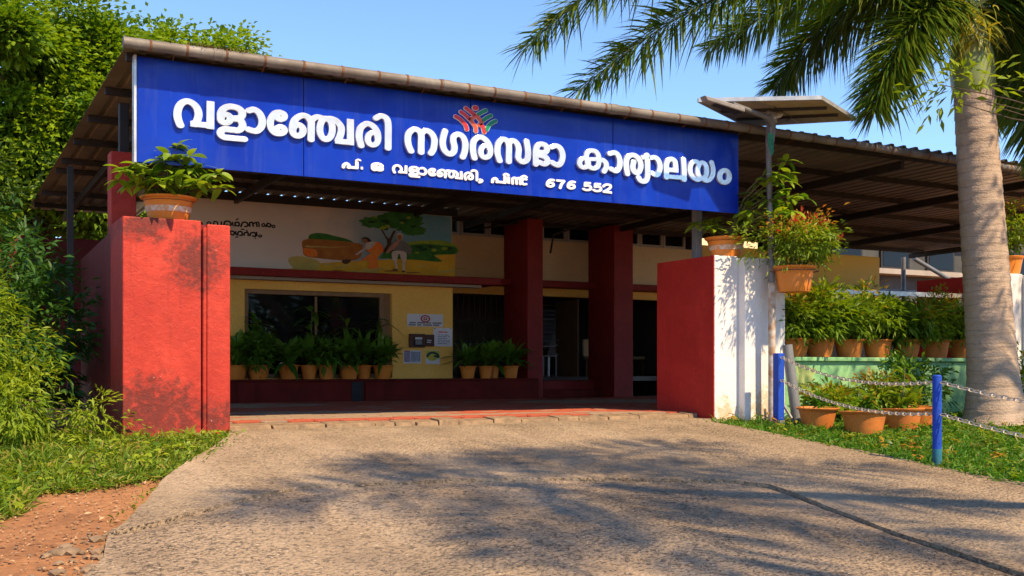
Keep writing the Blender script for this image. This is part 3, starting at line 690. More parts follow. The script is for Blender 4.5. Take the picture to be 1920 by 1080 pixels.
joint = [(0.98, 6.86), (1.33, 7.12), (2.0, 7.70), (2.6, 8.05), (3.4, 7.98), (4.41, 7.80), (5.3, 7.60), (6.02, 7.33), (6.20, 6.98), (6.14, 6.62), (6.0, 6.15), (5.92, 5.75), (5.80, 5.3), (5.74, 4.88), (5.64, 4.24), (5.5, 3.0), (5.4, 0), (5.4, -6)]
gapw = [.01, .015, .006, .008, .012, .012, .014, .022, .04, .05, .058, .05, .04, .04, .04, .04, .04, .04]
apron = [(0.98, 6.88), (1.14, 7.2), (1.42, 8.0), (1.66, 8.66), (2.02, 9.5), (2.32, 10.1), (2.69, 10.85), (2.9, 11.7), (9.0, 11.5), (9.0, 10.9), (8.68, 10.7), (8.72, 9.4), (8.74, 8.5), (8.58, 7.3), (8.66, 6.4), (8.7, 4), (8.9, -6)]
slab('driveway_apron', apron + [(x + g * .6, y + g * .6) for (x, y), g in list(zip(joint, gapw))[::-1]][:-1], MT['conc_a'], 0.028)
ramp_o = [(x - g * .4, y - g * .4) for (x, y), g in zip(joint, gapw)]
slab('driveway_ramp', ramp_o + [(0.2, -6), (0.45, 2), (0.55, 4.6), (0.68, 5.9), (0.9, 6.4)], MT['conc_b'], 0.004)
# dark dirt lying in the joint between the two slabs
mb = MB()
for i in range(len(joint) - 1):
    (x0, y0), (x1, y1) = joint[i], joint[i + 1]; g0, g1 = gapw[i] + .01, gapw[i + 1] + .01
    mb.poly([(x0 - g0, y0 - g0, gz(y0) - .022), (x1 - g1, y1 - g1, gz(y1) - .022), (x1 + g1, y1 + g1, gz(y1) - .022), (x0 + g0, y0 + g0, gz(y0) - .022)])
tag(mb.build('joint_dirt', MT['crack']), 'dark dirt filling the joint between concrete slabs', None, None, 'stuff')

# ---------------------------------------------------------------- porch: floor, pavers, kerb stones
FZ = 0.10
mb = MB(); mb.box(2.6, 15.5, 11.72, 20.0, -0.1, FZ - 0.035)
floor = tag(mb.build('porch_floor', MT['pav_grey']), None, None, None, 'structure')
def paver_mesh(nm):
    b = MB(); a, d, h, c = .148, .098, .035, .03
    top = [(-a, -d + c), (-a + c, -d), (0, -d + c * .6), (a - c, -d), (a, -d + c), (a, d - c), (a - c, d), (0, d - c * .6), (-a + c, d), (-a, d - c)]
    n = len(top)
    b.add([(x, y, 0) for x, y in top] + [(x * 1.0, y, h - .006) for x, y in top] + [(x * .95, y * .93, h) for x, y in top],
          [tuple(range(2 * n, 3 * n))] + [(i, (i + 1) % n, n + (i + 1) % n, n + i) for i in range(n)] + [(n + i, n + (i + 1) % n, 2 * n + (i + 1) % n, 2 * n + i) for i in range(n)])
    return b
pv = {k: paver_mesh(k).mesh('paver') for k in ('pav_red', 'pav_grey')}
for k in pv: pv[k].materials.append(MT[k])
rest = {'pav_red': MB(), 'pav_grey': MB()}
count = 0
yy = 11.83; row = 0
while yy < 18.2:
    xx = 2.80 + (0.15 if row % 2 else 0)
    while xx < 14.6:
        redband = (math.sin(yy * 1.5 + 0.6 * math.sin(xx * .9)) > 0.0) if 12.1 < yy < 12.6 else (math.sin(xx * 1.1 + 2.2) > -.75) if yy <= 12.1 else (math.sin(xx * .55 + yy * .9) * math.cos(yy * .8 - xx * .3) > -0.35)
        k = 'pav_red' if redband ^ (random.random() < .06) else 'pav_grey'
        if xx < 9.6 and count < 300:
            o = bpy.data.objects.new('paver', pv[k]); link(o); o.parent = floor
            o.location = (xx, yy, FZ - .035 + random.uniform(-.003, .003)); count += 1
        elif xx < 13.6 or yy > 13:
            rest[k].add([(v.co.x + xx, v.co.y + yy, v.co.z + FZ - .035) for v in pv[k].vertices], [tuple(p.vertices) for p in pv[k].polygons])
        xx += 0.302
    yy += 0.202; row += 1
for k in rest: tag(rest[k].build('paver_field', MT[k], floor), kind='stuff')

step = empty('porch_step', (6, 11.6, 0)); tag(step, None, None, None, 'structure')
x = 2.74
while x < 9.0:
    wd = random.uniform(.22, .62); yb = 11.72; yf = 11.50 - .06 * math.sin((x - 2.7) / 6.3 * math.pi) + random.uniform(-.02, .02)
    b = MB()
    h = 0.092 + random.uniform(-.014, .014)
    x1 = min(x + wd - .006, 9.0)
    b.add([(x, yf, -.05), (x1, yf + random.uniform(-.02, .02), -.05), (x1, yb, -.05), (x, yb, -.05),
           (x + .004, yf + .03, h - .02), (x1 - .004, yf + .03, h - .012), (x1 - .003, yb, h), (x + .003, yb, h)],
          [(0, 3, 2, 1), (4, 5, 6, 7), (0, 1, 5, 4), (1, 2, 6, 5), (2, 3, 7, 6), (3, 0, 4, 7)])
    b.build('kerb_stone', MT['stone'], step, bevel=.009)
    x += wd

# ---------------------------------------------------------------- the office building
WY = 18.62        # front wall plane
bd = empty('office_building', (8, 19, 0), 'single storey ochre office with red columns and painted mural behind the porch', 'building')
b = MB()
b.box(3.6, 4.87, WY, WY + .2, FZ, 2.24); b.box(7.58, 8.80, WY, WY + .2, FZ, 2.24); b.box(4.87, 7.58, WY, WY + .2, 2.04, 2.24)
b.box(4.87, 7.58, WY, WY + .2, FZ, .5)
b.build('front_wall', MT['yellow'], bd)
b = MB(); b.box(8.72, 8.797, WY + .203, 19.8, FZ, 3.5); b.build('return_wall', MT['cream'], bd)
# sunshade slab over the window
b = MB(); b.box(3.6, 9.62, 18.24, WY + .6, 2.243, 2.37); b.build('sunshade', MT['porch_red'], bd, bevel=.01)
b = MB(); b.box(3.6, 9.3, 18.40, WY - .002, 2.19, 2.24); b.build('lintel', MT['lintel'], bd)
# upper wall with the mural
b = MB(); b.box(3.6, 8.80, WY + .03, WY + .15, 2.372, 3.575); b.build('upper_wall', MT['cream'], bd)
# window
wn = MB(); wn.ring(4.87, 7.44, .5, 2.04, .08, WY + .06, WY + .14)
win = wn.build('window', MT['frame'], bd, bevel=.006)
b = MB(); b.box(4.94, 6.14, WY + .095, WY + .103, .55, 1.945); b.build('pane', MT['glass'], win)
b = MB(); b.box(6.18, 7.35, WY + .095, WY + .103, .55, 1.945); b.build('pane', MT['glass'], win)
b = MB(); b.box(7.442, 7.578, WY + .10, WY + .14, .5, 2.04); b.build('side_panel', MT['frame'], win)
b = MB(); b.box(6.14, 6.18, WY + .07, WY + .13, .56, 1.94); b.build('mullion', MT['frame'], win)
# planter bench in front of the window
b = MB(); b.box(3.6, 10.40, 18.14, WY - .002, FZ - .02, .45); b.build('planter_wall', MT['maroon'], bd, bevel=.012)
b = MB(); b.box(3.6, 10.38, 18.11, WY - .004, .452, .485); b.build('planter_coping', MT['maroon'], bd, bevel=.01)
for (xa, xb) in ((4.62, 4.92), (6.86, 7.20)):
    b = MB(); b.box(xa, xb, 18.07, 18.137, FZ - .02, .44); b.build('planter_pier', MT['maroon'], bd, bevel=.01)
b = MB(); b.box(6.62, 6.83, 18.12, 18.138, FZ, .44); b.build('planter_recess_shade', MT['black'], bd)  # flat black slab painted as the shade of a recess, none is cut
# columns
for (xa, xb) in ((10.40, 10.75), (12.42, 12.89)):
    b = MB(); b.box(xa, xb, 18.60, 19.58, FZ - .03, 3.60); b.build('column', MT['porch_red'], bd, bevel=.012)
# set back wall, openings, high windows
BY = 19.60
b = MB()
b.box(8.80, 15.3, BY, BY + .2, 2.47, 3.27); b.box(14.6, 15.3, BY, BY + .2, FZ, 2.33); b.build('back_wall', MT['cream'], bd)
b = MB(); b.box(8.80, 14.6, BY + .002, BY + .2, 2.17, 2.332); b.build('door_lintel', MT['yellow'], bd)
for xa, xb in ((8.80, 10.398), (10.752, 12.75), (12.892, 15.3)):
    b = MB(); b.box(xa, xb, BY - .34, BY + .2, 2.334, 2.468); b.build('ledge', MT['porch_red'], bd, bevel=.01)
b = MB(); b.box(8.80, 15.3, BY + .06, BY + .2, 3.272, 3.33); b.box(8.80, 15.3, BY + .06, BY + .2, 3.66, 3.98); b.build('clerestory_sill', MT['cream'], bd)
xx = 8.85
while xx < 15.0:
    f = MB(); f.ring(xx, xx + .60, 3.333, 3.657, .05, BY + .05, BY + .16)
    wo = f.build('clerestory_window', MT['wframe'], bd)
    g = MB(); g.box(xx + .045, xx + .555, BY + .10, BY + .108, 3.375, 3.615); g.build('pane', MT['glass'], wo)
    xx += .62
# rooms behind
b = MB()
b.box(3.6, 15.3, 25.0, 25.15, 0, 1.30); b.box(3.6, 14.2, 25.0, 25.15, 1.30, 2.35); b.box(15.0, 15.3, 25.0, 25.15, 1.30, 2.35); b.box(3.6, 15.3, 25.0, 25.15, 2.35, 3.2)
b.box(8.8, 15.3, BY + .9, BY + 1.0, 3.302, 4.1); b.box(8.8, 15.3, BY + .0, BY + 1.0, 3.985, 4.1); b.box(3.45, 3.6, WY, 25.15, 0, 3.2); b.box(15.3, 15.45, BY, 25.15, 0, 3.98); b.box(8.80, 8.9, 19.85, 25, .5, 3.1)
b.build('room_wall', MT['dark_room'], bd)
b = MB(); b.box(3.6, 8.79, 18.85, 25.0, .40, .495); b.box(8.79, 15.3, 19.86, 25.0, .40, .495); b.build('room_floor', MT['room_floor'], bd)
b = MB(); b.box(3.6, 8.79, 18.83, 25.2, 3.12, 3.30); b.box(8.791, 15.3, BY + .202, 25.2, 3.12, 3.30); b.build('roof_slab', MT['lintel'], bd)
b = MB(); b.box(10.752, 12.418, 19.0, 19.35, FZ - .02, .24); b.build('door_step', MT['maroon'], bd, bevel=.01)
b = MB(); b.box(10.752, 12.418, 19.352, 19.858, FZ - .02, .42); b.build('door_step', MT['porch_red'], bd, bevel=.01)
# grille of the left opening and louvred window of the room
for i in range(12):
    xx = 8.92 + i * .125
    b = MB(); b.bar((xx, BY + .1, .5), (xx, BY + .1, 2.17), .014, .014); b.build('grille_bar', MT['steel'], bd)
b = MB(); b.bar((8.9, BY + .1, 1.62), (10.4, BY + .1, 1.62), .014, .03).bar((8.9, BY + .1, 1.2), (10.4, BY + .1, 1.2), .014, .03); b.build('grille_rail', MT['steel'], bd)
lw = MB(); lw.ring(14.19, 15.01, 1.29, 2.36, .05, 24.98, 25.08)
lo = lw.build('louvre_window', MT['wframe'], bd)
for i in range(9):
    zz = 1.36 + i * .115
    b = MB(); b.bar((14.25, 25.06, zz), (14.95, 25.06, zz), .125, .006, (0, -.94, .35)); b.build('louvre', MT['louvre'], lo)
# door leaf standing open inside
dl = MB(); dl.box(12.32, 12.36, 19.85, 20.75, .5, 2.15)
dd = dl.build('door', MT['wood'], bd, bevel=.005)
b = MB(); b.tube([(12.30, 20.62, 1.3), (12.26, 20.62, 1.3), (12.26, 20.52, 1.3)], .01, 6); b.build('handle', MT['alu'], dd)

# mural painted on the upper wall (flat paint, shapes a hair proud of each other)
def mural_sky():
    m, n, l, p = _base('mural_sky_paint')
    co = coords(n, l); sep = n.new('ShaderNodeSeparateXYZ'); l.new(co, sep.inputs[0])
    f = maths(n, l, 'ADD', maths(n, l, 'DIVIDE', maths(n, l, 'SUBTRACT', sep.outputs[0], 4.4), 4.4), maths(n, l, 'MULTIPLY', maths(n, l, 'SUBTRACT', noise(n, l, co, 1.1, 5), .5), .9))
    c = ramp(n, l, f, [(0.0, (0.74, 0.64, 0.52)), (0.32, (0.68, 0.60, 0.52)), (0.6, (0.34, 0.42, 0.46)), (1.0, (0.11, 0.32, 0.42))])
    l.new(c, p.inputs['Base Color']); p.inputs['Roughness'].default_value = .7
    return m
def paint(nm, c, c2=None, s=6): return M(nm, c, c2, s, .7, bump=.05, grime=.15)
PT = {'g1': paint('mural_green', (0.015, 0.13, 0.02), (0.05, 0.24, 0.03)), 'g2': paint('mural_light_green', (0.32, 0.46, 0.03), (0.18, 0.34, 0.03)),
      'g3': paint('mural_deep_green', (0.008, 0.06, 0.012), None, 8), 'y': paint('mural_yellow', (0.80, 0.50, 0.03), (0.66, 0.38, 0.03), 3), 'y2': paint('mural_pale_yellow', (0.60, 0.48, 0.12), None, 4),
      'br': paint('mural_brown', (0.46, 0.19, 0.03), (0.34, 0.12, 0.025)), 'br2': paint('mural_dark_brown', (0.09, 0.045, 0.02)),
      'or': paint('mural_orange', (0.90, 0.18, 0.02), (0.85, 0.30, 0.04)), 'wh': paint('mural_white', (0.66, 0.63, 0.58)), 'sk': paint('mural_skin', (0.38, 0.17, 0.07)),
      'pk': paint('mural_pink', (0.55, 0.27, 0.20)), 'gy': paint('mural_grey', (0.20, 0.22, 0.21)), 'bk': MT['black']}
MY = WY + .027
b = MB(); b.box(3.62, 8.79, MY, MY + .003, 2.374, 3.53)
mural = b.build('mural', mural_sky(), bd)
def mpt(u, v):      # u, v in the mural's own drawing grid -> wall x, z
    px, py = 420 + u / 4.174, 360 + v / 4.174
    r = (px - 960) / 2050; k = WY / (0.87965 - r * 0.47562)
    return (k * (0.47562 + r * 0.87965), 0.68 + (690 - py) / 2050 * k)
lay = [0]
def mshape(nm, pts, m, smooth=True):
    lay[0] += 1
    q = [mpt(*p) for p in pts]
    if smooth: q = [tuple(c) for c in catmull(q, 4, True)]
    y = MY - .00035 * lay[0]
    o = MB().poly([(x, y, max(z, 2.376)) for x, z in q]).build(nm, PT[m], mural)
    return o
def blobby(cx, cy, rx, ry, n=34, a=.13):
    return [(cx + rx * (1 + a * random.uniform(-1, 1)) * math.cos(2 * math.pi * i / n), cy + ry * (1 + a * random.uniform(-1, 1)) * math.sin(2 * math.pi * i / n)) for i in range(n)]
mshape('painted_field', [(300, 610), (520, 600), (700, 560), (900, 545), (1200, 530), (1500, 520), (1815, 475), (1815, 690), (1300, 650), (700, 622)], 'y', False)
mshape('painted_field', [(505, 525), (580, 500), (700, 520), (760, 560), (700, 620), (560, 600)], 'y2')
mshape('painted_hill', [(1250, 480), (1400, 410), (1480, 385), (1600, 378), (1720, 380), (1815, 415), (1815, 480), (1500, 500)], 'g2')
mshape('painted_bushes', [(1220, 515), (1300, 440), (1420, 420), (1560, 405), (1700, 415), (1815, 430), (1815, 485), (1650, 490), (1710, 545), (1500, 530), (1300, 520)], 'g1')
mshape('painted_hay', [(670, 340), (720, 320), (800, 325), (880, 345), (960, 365), (1000, 395), (700, 385)], 'g1')
mshape('painted_cart', [(625, 375), (760, 370), (1055, 400), (1090, 440), (1060, 520), (960, 535), (760, 520), (640, 500), (620, 450)], 'br')
mshape('painted_cart_board', [(640, 418), (860, 428), (1000, 425), (860, 436), (640, 430)], 'y2', False)
mshape('painted_cart_end', [(622, 450), (640, 440), (720, 450), (730, 500), (650, 498)], 'or')
mshape('painted_cart_wheel', [(930, 530), (1000, 530), (970, 562), (935, 556)], 'br2')
mshape('painted_tree_trunk', [(1225, 285), (1245, 290), (1270, 340), (1295, 365), (1330, 300), (1350, 300), (1318, 370), (1310, 410), (1330, 470), (1240, 470), (1280, 410), (1278, 375)], 'br2', False)
for c in ((1340, 220, 170, 65), (1180, 235, 110, 45), (1450, 230, 110, 80), (1400, 180, 130, 40), (1490, 300, 95, 40)):
    mshape('painted_tree_crown', blobby(*c), 'g1')
for k in range(26):
    a_ = random.uniform(0, 6.28); q_ = random.random() ** .5
    mshape('painted_leaf_clump', blobby(1345 + 200 * q_ * math.cos(a_), 232 + 66 * q_ * math.sin(a_), random.uniform(14, 34), random.uniform(8, 16), 12, .25), random.choice(('g1', 'g1', 'g3', 'g2')))
for k in range(14):
    mshape('painted_leaf_clump', blobby(random.uniform(1480, 1790), random.uniform(425, 475), random.uniform(14, 30), random.uniform(7, 14), 12, .25), random.choice(('g1', 'g3', 'g2')))
for k in range(12):
    x_ = random.uniform(560, 1780); y_ = random.uniform(560, 640)
    mshape('painted_brush_stroke', [(x_, y_), (x_ + random.uniform(40, 110), y_ - 3), (x_ + random.uniform(60, 130), y_ + 7), (x_ + 15, y_ + 9)], random.choice(('y2', 'br', 'y2')))
# woman in orange bending over the cart
mshape('painted_hair', [(1080, 365), (1110, 352), (1145, 370), (1150, 395), (1100, 385)], 'bk')
mshape('painted_face', [(1085, 370), (1110, 365), (1125, 385), (1110, 400), (1090, 392)], 'sk')
mshape('painted_blouse', [(1110, 400), (1190, 388), (1235, 410), (1245, 470), (1170, 480), (1120, 460)], 'or')
mshape('painted_shawl', [(1110, 400), (1190, 392), (1150, 440), (1120, 450)], 'wh')
mshape('painted_arm', [(1110, 430), (1125, 440), (1040, 495), (1025, 488)], 'wh', False)
mshape('painted_skirt', [(1160, 475), (1235, 468), (1200, 520), (1210, 590), (1190, 605), (1130, 600), (1135, 530), (1070, 540)], 'or')
mshape('painted_hem', [(1080, 600), (1140, 605), (1205, 598), (1205, 625), (1140, 636), (1090, 622)], 'y2')
# man in white with a shawl
mshape('painted_halo', blobby(1375, 350, 27, 30, 14, .03), 'wh')
mshape('painted_face', blobby(1375, 355, 20, 22, 12, .03), 'sk')
mshape('painted_cloak', [(1340, 385), (1375, 378), (1420, 392), (1470, 440), (1460, 490), (1430, 480), (1380, 470), (1310, 450), (1265, 485), (1290, 430)], 'gy')
mshape('painted_shawl', [(1345, 388), (1375, 380), (1345, 430), (1270, 485), (1300, 430)], 'pk')
mshape('painted_dhoti', [(1320, 465), (1420, 470), (1425, 535), (1390, 530), (1370, 480), (1350, 535), (1320, 530)], 'wh')
mshape('painted_leg', [(1330, 530), (1352, 532), (1358, 605), (1345, 606)], 'wh', False)
mshape('painted_leg', [(1395, 532), (1420, 535), (1416, 615), (1400, 616)], 'wh', False)
mshape('painted_shoe', [(1320, 605), (1358, 602), (1356, 614), (1320, 613)], 'bk', False)
mshape('painted_shoe', [(1392, 616), (1416, 614), (1414, 628), (1392, 627)], 'bk', False)
# two lines of black lettering at the mural's left end
TX = [[('c', .9, [(-230, 245), (-200, 225), (-170, 245), (-175, 270)]), ('r', .8, [(-130, 245), (-115, 232), (-100, 245), (-115, 262)]), ('c', .9, [(-80, 265), (-75, 232), (-50, 235), (-45, 265), (-20, 260), (-18, 230)])],
      [('c', 1, [(0, 270), (10, 232), (40, 228), (60, 250), (45, 262), (20, 255)]), ('l', .8, [(70, 232), (75, 268)])],
      [('c', 1, [(90, 265), (92, 238), (118, 238), (120, 262), (98, 262)]), ('k', .8, [(100, 215), (112, 208)])],
      [('c', 1, [(135, 272), (150, 238), (180, 238), (190, 262), (165, 270)]), ('k', .8, [(140, 290), (160, 292)])],
      [('c', 1, [(205, 268), (205, 240), (225, 238), (232, 268)]), ('c', 1, [(232, 245), (255, 240), (262, 270)])],
      [('c', .9, [(262, 235), (275, 240), (278, 272)]), ('r', .8, [(300, 255), (315, 245), (322, 260), (308, 270)])],
      [('c', 1, [(330, 272), (345, 245), (370, 255), (360, 272), (340, 262)]), ('r', .8, [(390, 258), (403, 268), (390, 278), (380, 268)])],
      [('c', 1, [(-170, 330), (-160, 300), (-130, 305), (-125, 330), (-100, 325), (-95, 300)])],
      [('c', 1, [(45, 325), (60, 305), (85, 315), (75, 335), (55, 325)]), ('l', .8, [(95, 305), (98, 338)])],
      [('c', 1, [(110, 338), (115, 312), (140, 310), (145, 335), (125, 338)]), ('k', .8, [(95, 352), (112, 350)])],
      [('c', 1, [(160, 338), (165, 318), (190, 318), (192, 340)]), ('k', .8, [(180, 298), (186, 310)])],
      [('c', 1, [(205, 342), (215, 320), (245, 318), (250, 345), (225, 342)]), ('l', .8, [(258, 310), (262, 345)]), ('k', .7, [(246, 360), (250, 362)])],
      [('r', .8, [(285, 335), (298, 342), (288, 352), (274, 345)])]]
for st in TX:
    lp = outlines([(k, f, [mpt(*p) for p in pts]) for k, f, pts in st], .030, .026)
    o = raised('painted_letter', lp, MY - .001, .001, .0, MT['black'], mural)

# ---------------------------------------------------------------- gate pillars
lp = empty('gate_pillar', (2.25, 11.7, 0), 'faded red gate pillar with black mildew stains at the left of the porch', 'pillar')
b = MB(); b.box(1.73, 2.485, 11.18, 11.95, -.2, 2.165); b.build('shaft', MT['pillar_red'], lp, bevel=.012)
b = MB(); b.box(2.545, 2.78, 11.19, 11.95, -.2, 2.135); b.build('shaft_return', MT['pillar_red'], lp, bevel=.012)
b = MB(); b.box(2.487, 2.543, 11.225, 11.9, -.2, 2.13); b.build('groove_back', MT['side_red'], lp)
b = MB(); b.tube([(2.52, 11.198, -.1), (2.52, 11.198, .9), (2.523, 11.198, 2.10)], .022, 10); b.build('pipe', MT['pillar_red'], lp, smooth=True)
b = MB(); b.prism([(0, 0)], 0, 0) if False else None
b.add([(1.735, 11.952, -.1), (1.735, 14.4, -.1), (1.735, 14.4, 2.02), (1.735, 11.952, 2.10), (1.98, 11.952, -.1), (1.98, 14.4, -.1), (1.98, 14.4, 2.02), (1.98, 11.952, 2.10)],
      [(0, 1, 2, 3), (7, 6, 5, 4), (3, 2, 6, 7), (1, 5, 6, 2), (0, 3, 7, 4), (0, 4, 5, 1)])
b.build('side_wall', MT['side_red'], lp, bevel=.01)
up = tag(MB().box(1.80, 2.06, 12.4, 12.66, 2.075, 3.02).build('red_post', MT['pillar_red'], bevel=.01), 'short red upright post behind the left pillar under the roof', 'post')

rp = empty('gate_pillar', (9.5, 11.7, 0), 'gate pillar with white front and red inner side at right of driveway', 'pillar')
def pillar_right(t, x0, dep):
    b = MB(); b.box(x0 + .012, x0 + .40, 11.18, 11.18 + dep, -.25, 2.14); b.build('shaft', MT['white'], t, bevel=.01)
    b = MB(); b.box(x0 + .402, x0 + 1.09, 11.05, 11.18 + dep - .1, -.25, 2.12); b.build('shaft_return', MT['white'], t, bevel=.01)
    b = MB(); b.box(x0, x0 + .010, 11.186, 11.18 + dep, -.25, 2.137); b.build('inner_face', MT['gate_red'], t)
pillar_right(rp, 9.01, 1.24)
rp2 = empty('gate_pillar', (15.2, 11.7, 0), 'white and red gate pillar partly hidden behind the palm at right edge', 'pillar')
pillar_right(rp2, 14.67, 1.7)

# ---------------------------------------------------------------- canopy
cn = empty('canopy_roof', (8, 14, 0), 'dark corrugated sheet canopy roof with grey pipe gutter above the sign', 'roof')
def zc(y): return 3.80 - .016 * (y - 10.9)
def sheet(x0, x1, y0, y1):
    b = MB(); prof = []; x = x0
    while x < x1 - .05:
        prof += [(x, 0), (x + .145, 0), (x + .162, .034), (x + .215, .034), (x + .232, 0)]
        x += .24
    prof.append((x1 + .02, 0))
    n = len(prof)
    ys = [y0, (y0 + y1) / 2, y1]
    V = [(px, y, zc(y) + pz) for y in ys for px, pz in prof]
    b.add(V, [(j * n + i, j * n + i + 1, (j + 1) * n + i + 1, (j + 1) * n + i) for j in range(2) for i in range(n - 1)])
    o = b.build('roof_sheet', MT['sheet'], cn)
    m = o.modifiers.new('solid', 'SOLIDIFY'); m.thickness = .002
    return o
x = 1.74
while x < 22.5:
    y1 = 22.0 if x < 3.4 else (18.72 if x < 7.6 else (19.72 if x < 15.2 else 19.7))
    sheet(x, x + .96, 10.97, y1)
    x += .96
for y in (11.30, 12.7, 14.1, 15.5, 16.9, 17.7, 19.45):
    b = MB()
    x1 = 22.4 if y < 18 or y > 19 else 22.4
    xa = 1.78 if y < 18.4 else 8.9
    b.box(xa, x1, y - .025, y + .025, zc(y) - .085, zc(y) - .005); b.build('purlin', MT['steel'], cn)
for y in (19.8, 21.2): 
    b = MB(); b.box(1.78, 3.4, y - .025, y + .025, zc(y) - .085, zc(y) - .005); b.build('purlin', MT['steel'], cn)
for x in (2.35, 4.7, 8.0, 9.5, 12.6, 15.7, 18.8, 22.0):
    ye = 21.9 if x < 3 else (18.55 if x < 8.5 else 19.55)
    b = MB(); b.bar((x, 11.32, zc(11.32) - .15), (x, ye, zc(ye) - .15), .06, .12); b.build('rafter', MT['steel'], cn)
b = MB(); b.box(3.45, 8.9, WY + .0, WY + .05, 3.535, zc(WY) - .0035); b.build('wall_flashing', MT['steel'], cn)
# gutter pipe with straps
GP = [(1.72, 3.795), (5, 3.80), (9.2, 3.775), (13.3, 3.715), (16.5, 3.66), (22.5, 3.56)]
def gzx(x):
    for (a, za), (c, zb) in zip(GP, GP[1:]):
        if a <= x <= c: return za + (zb - za) * (x - a) / (c - a)
    return GP[-1][1]
b = MB(); b.tube([(1.70 + i * .52, 10.96, gzx(1.72 + i * .52 if i else 1.72)) for i in range(41)], .055, 14)
gut = b.build('gutter_pipe', MT['gutter'], cn, smooth=True)
x = 1.95
while x < 20:
    b = MB(); zz = gzx(x)
    b.tube([(x - .011, 10.96, zz), (x + .011, 10.96, zz)], .0595, 14); b.build('strap', MT['rust'], gut, smooth=True)
    x += random.uniform(.32, .42)
for x in (2.6, 5.1, 7.3, 10.4, 13.0, 16.0):
    b = MB(); b.tube([(x - .05, 10.96, gzx(x)), (x + .05, 10.96, gzx(x))], .062, 14); b.build('coupling', MT['gutter'], gut, smooth=True)
x = 2.2
while x < 21:
    b = MB(); b.tube([(x, 11.01, gzx(x) - .03), (x, 11.06, gzx(x) - .02), (x + .01, 11.25, zc(11.2) - .07)], .007, 5); b.build('bracket', MT['rust'], gut)
    x += .9
# posts carrying the canopy
for (x, y, z0, s) in ((1.95, 12.53, 3.02, .10), (9.18, 11.75, 2.14, .10), (15.0, 11.75, 2.14, .09)):
    b = MB(); b.box(x - s / 2, x + s / 2, y - s / 2, y + s / 2, z0, zc(y) - .21); b.build('post', MT['steel'] if x < 5 else MT['grey_pvc'], cn, bevel=.006)
for (x, y) in ((1.84, 16.4), (1.84, 21.6)):
    b = MB(); b.box(x - .04, x + .04, y - .04, y + .04, 0, zc(y) - .21); b.build('post', MT['steel'], cn)
b = MB(); b.tube([(10.9, 18.57, 2.95), (10.75, 18.2, 3.25), (11.2, 17.6, 3.46)], .022, 6); b.build('brace', MT['steel'], cn)
b = MB(); b.tube([(9.6, 19.5, 3.42), (10.2, 18.6, 3.50)], .022, 6); b.build('brace', MT['steel'], cn)

# ---------------------------------------------------------------- sign board
YS = 11.18
sg = empty('sign_board', (5.6, 11.2, 2.7), 'long blue sign board with raised silver letters above the porch', 'sign')
JX = [1.86, 3.55, 5.51, 7.45, 9.42]
for a, c in zip(JX, JX[1:]):
    b = MB(); b.box(a + .004, c - .004, YS, YS + .03, 2.70, 3.74); b.build('panel', MT['sign_blue'], sg, bevel=.003)
b = MB(); b.box(1.87, 9.41, YS + .031, YS + .10, 2.72, 3.72); b.build('backing', MT['steel'], sg)
b = MB(); b.box(1.835, 1.858, YS - .012, YS + .10, 2.69, 3.75); b.build('edge_trim', MT['alu'], sg)
for nm, st in SIGN_BIG:
    raised('letter', outlines(st, .080, .0585), YS - .0005, .034, .003, MT['letter'], sg)
for nm, st in SIGN_SMALL:
    raised('letter', outlines(st, .080, .0585, 0.0, .10), YS - .0005, .016, .002, MT['small_letter'], sg)
em = empty('emblem', (5.6, YS, 3.3)); em.parent = sg; em.matrix_parent_inverse = Matrix.Translation(sg.location).inverted()
for c, st in SIGN_LOGO:
    raised('emblem_edge', outlines(st, .046, .040, .28), YS - .0005, .012, .001, MT['lwhite'], em)
    raised('emblem_piece', outlines(st, .046, .040, 0), YS - .0150, .004, .001, MT['l' + c], em)
# ---------------------------------------------------------------- potted plants
def pot(t, Rr, h, mat, band=False, taper=.66):
    prof = [(0.0, 0.004), (Rr * taper * .96, .004), (Rr * taper, 0), (Rr * taper * 1.02, .010), (Rr * (taper * .62 + .335), h * .30), (Rr * (taper * .3 + .60), h * .58), (Rr * .86, h * .83), (Rr * .88, h * .885), (Rr * .955, h * .90), (Rr * .985, h * .94), (Rr, h * .985), (Rr * .985, h), (Rr * .93, h), (Rr * .88, h * .90), (Rr * .84, h * .82)]
    b = MB(); b.lathe(prof, n=30)
    po = b.build('pot', mat, t, smooth=True, local=True)
    t.rotation_euler = (random.uniform(-.03, .03), random.uniform(-.03, .03), random.uniform(0, 6.28)) if mat is MT['terra_dk'] or Rr < .22 else (0, 0, 0)
    b = MB(); b.lathe([(Rr * .885, h * .86), (Rr * .5, h * .885), (0.001, h * .89)], n=18); b.build('soil', MT['pot_soil'], t, local=True)
    if band:
        b = MB(); b.lathe([(Rr * (taper * .62 + .335) + .022 * Rr + .002, h * .36), (Rr * (taper * .3 + .60) + .004, h * .58)], n=30); b.build('printed_band', MT['band'], po, smooth=True, local=True)
        b = MB(); b.lathe([(Rr * .862 + .003, h * .80), (Rr * .872 + .003, h * .82)], n=30); b.build('rim_line', MT['meter'], po, local=True)
    return po

def foliage(t, me, mat, name='foliage'):
    o = mesh_obj(name, me, LF[mat], t, local=True); tag(o, kind='stuff'); return o

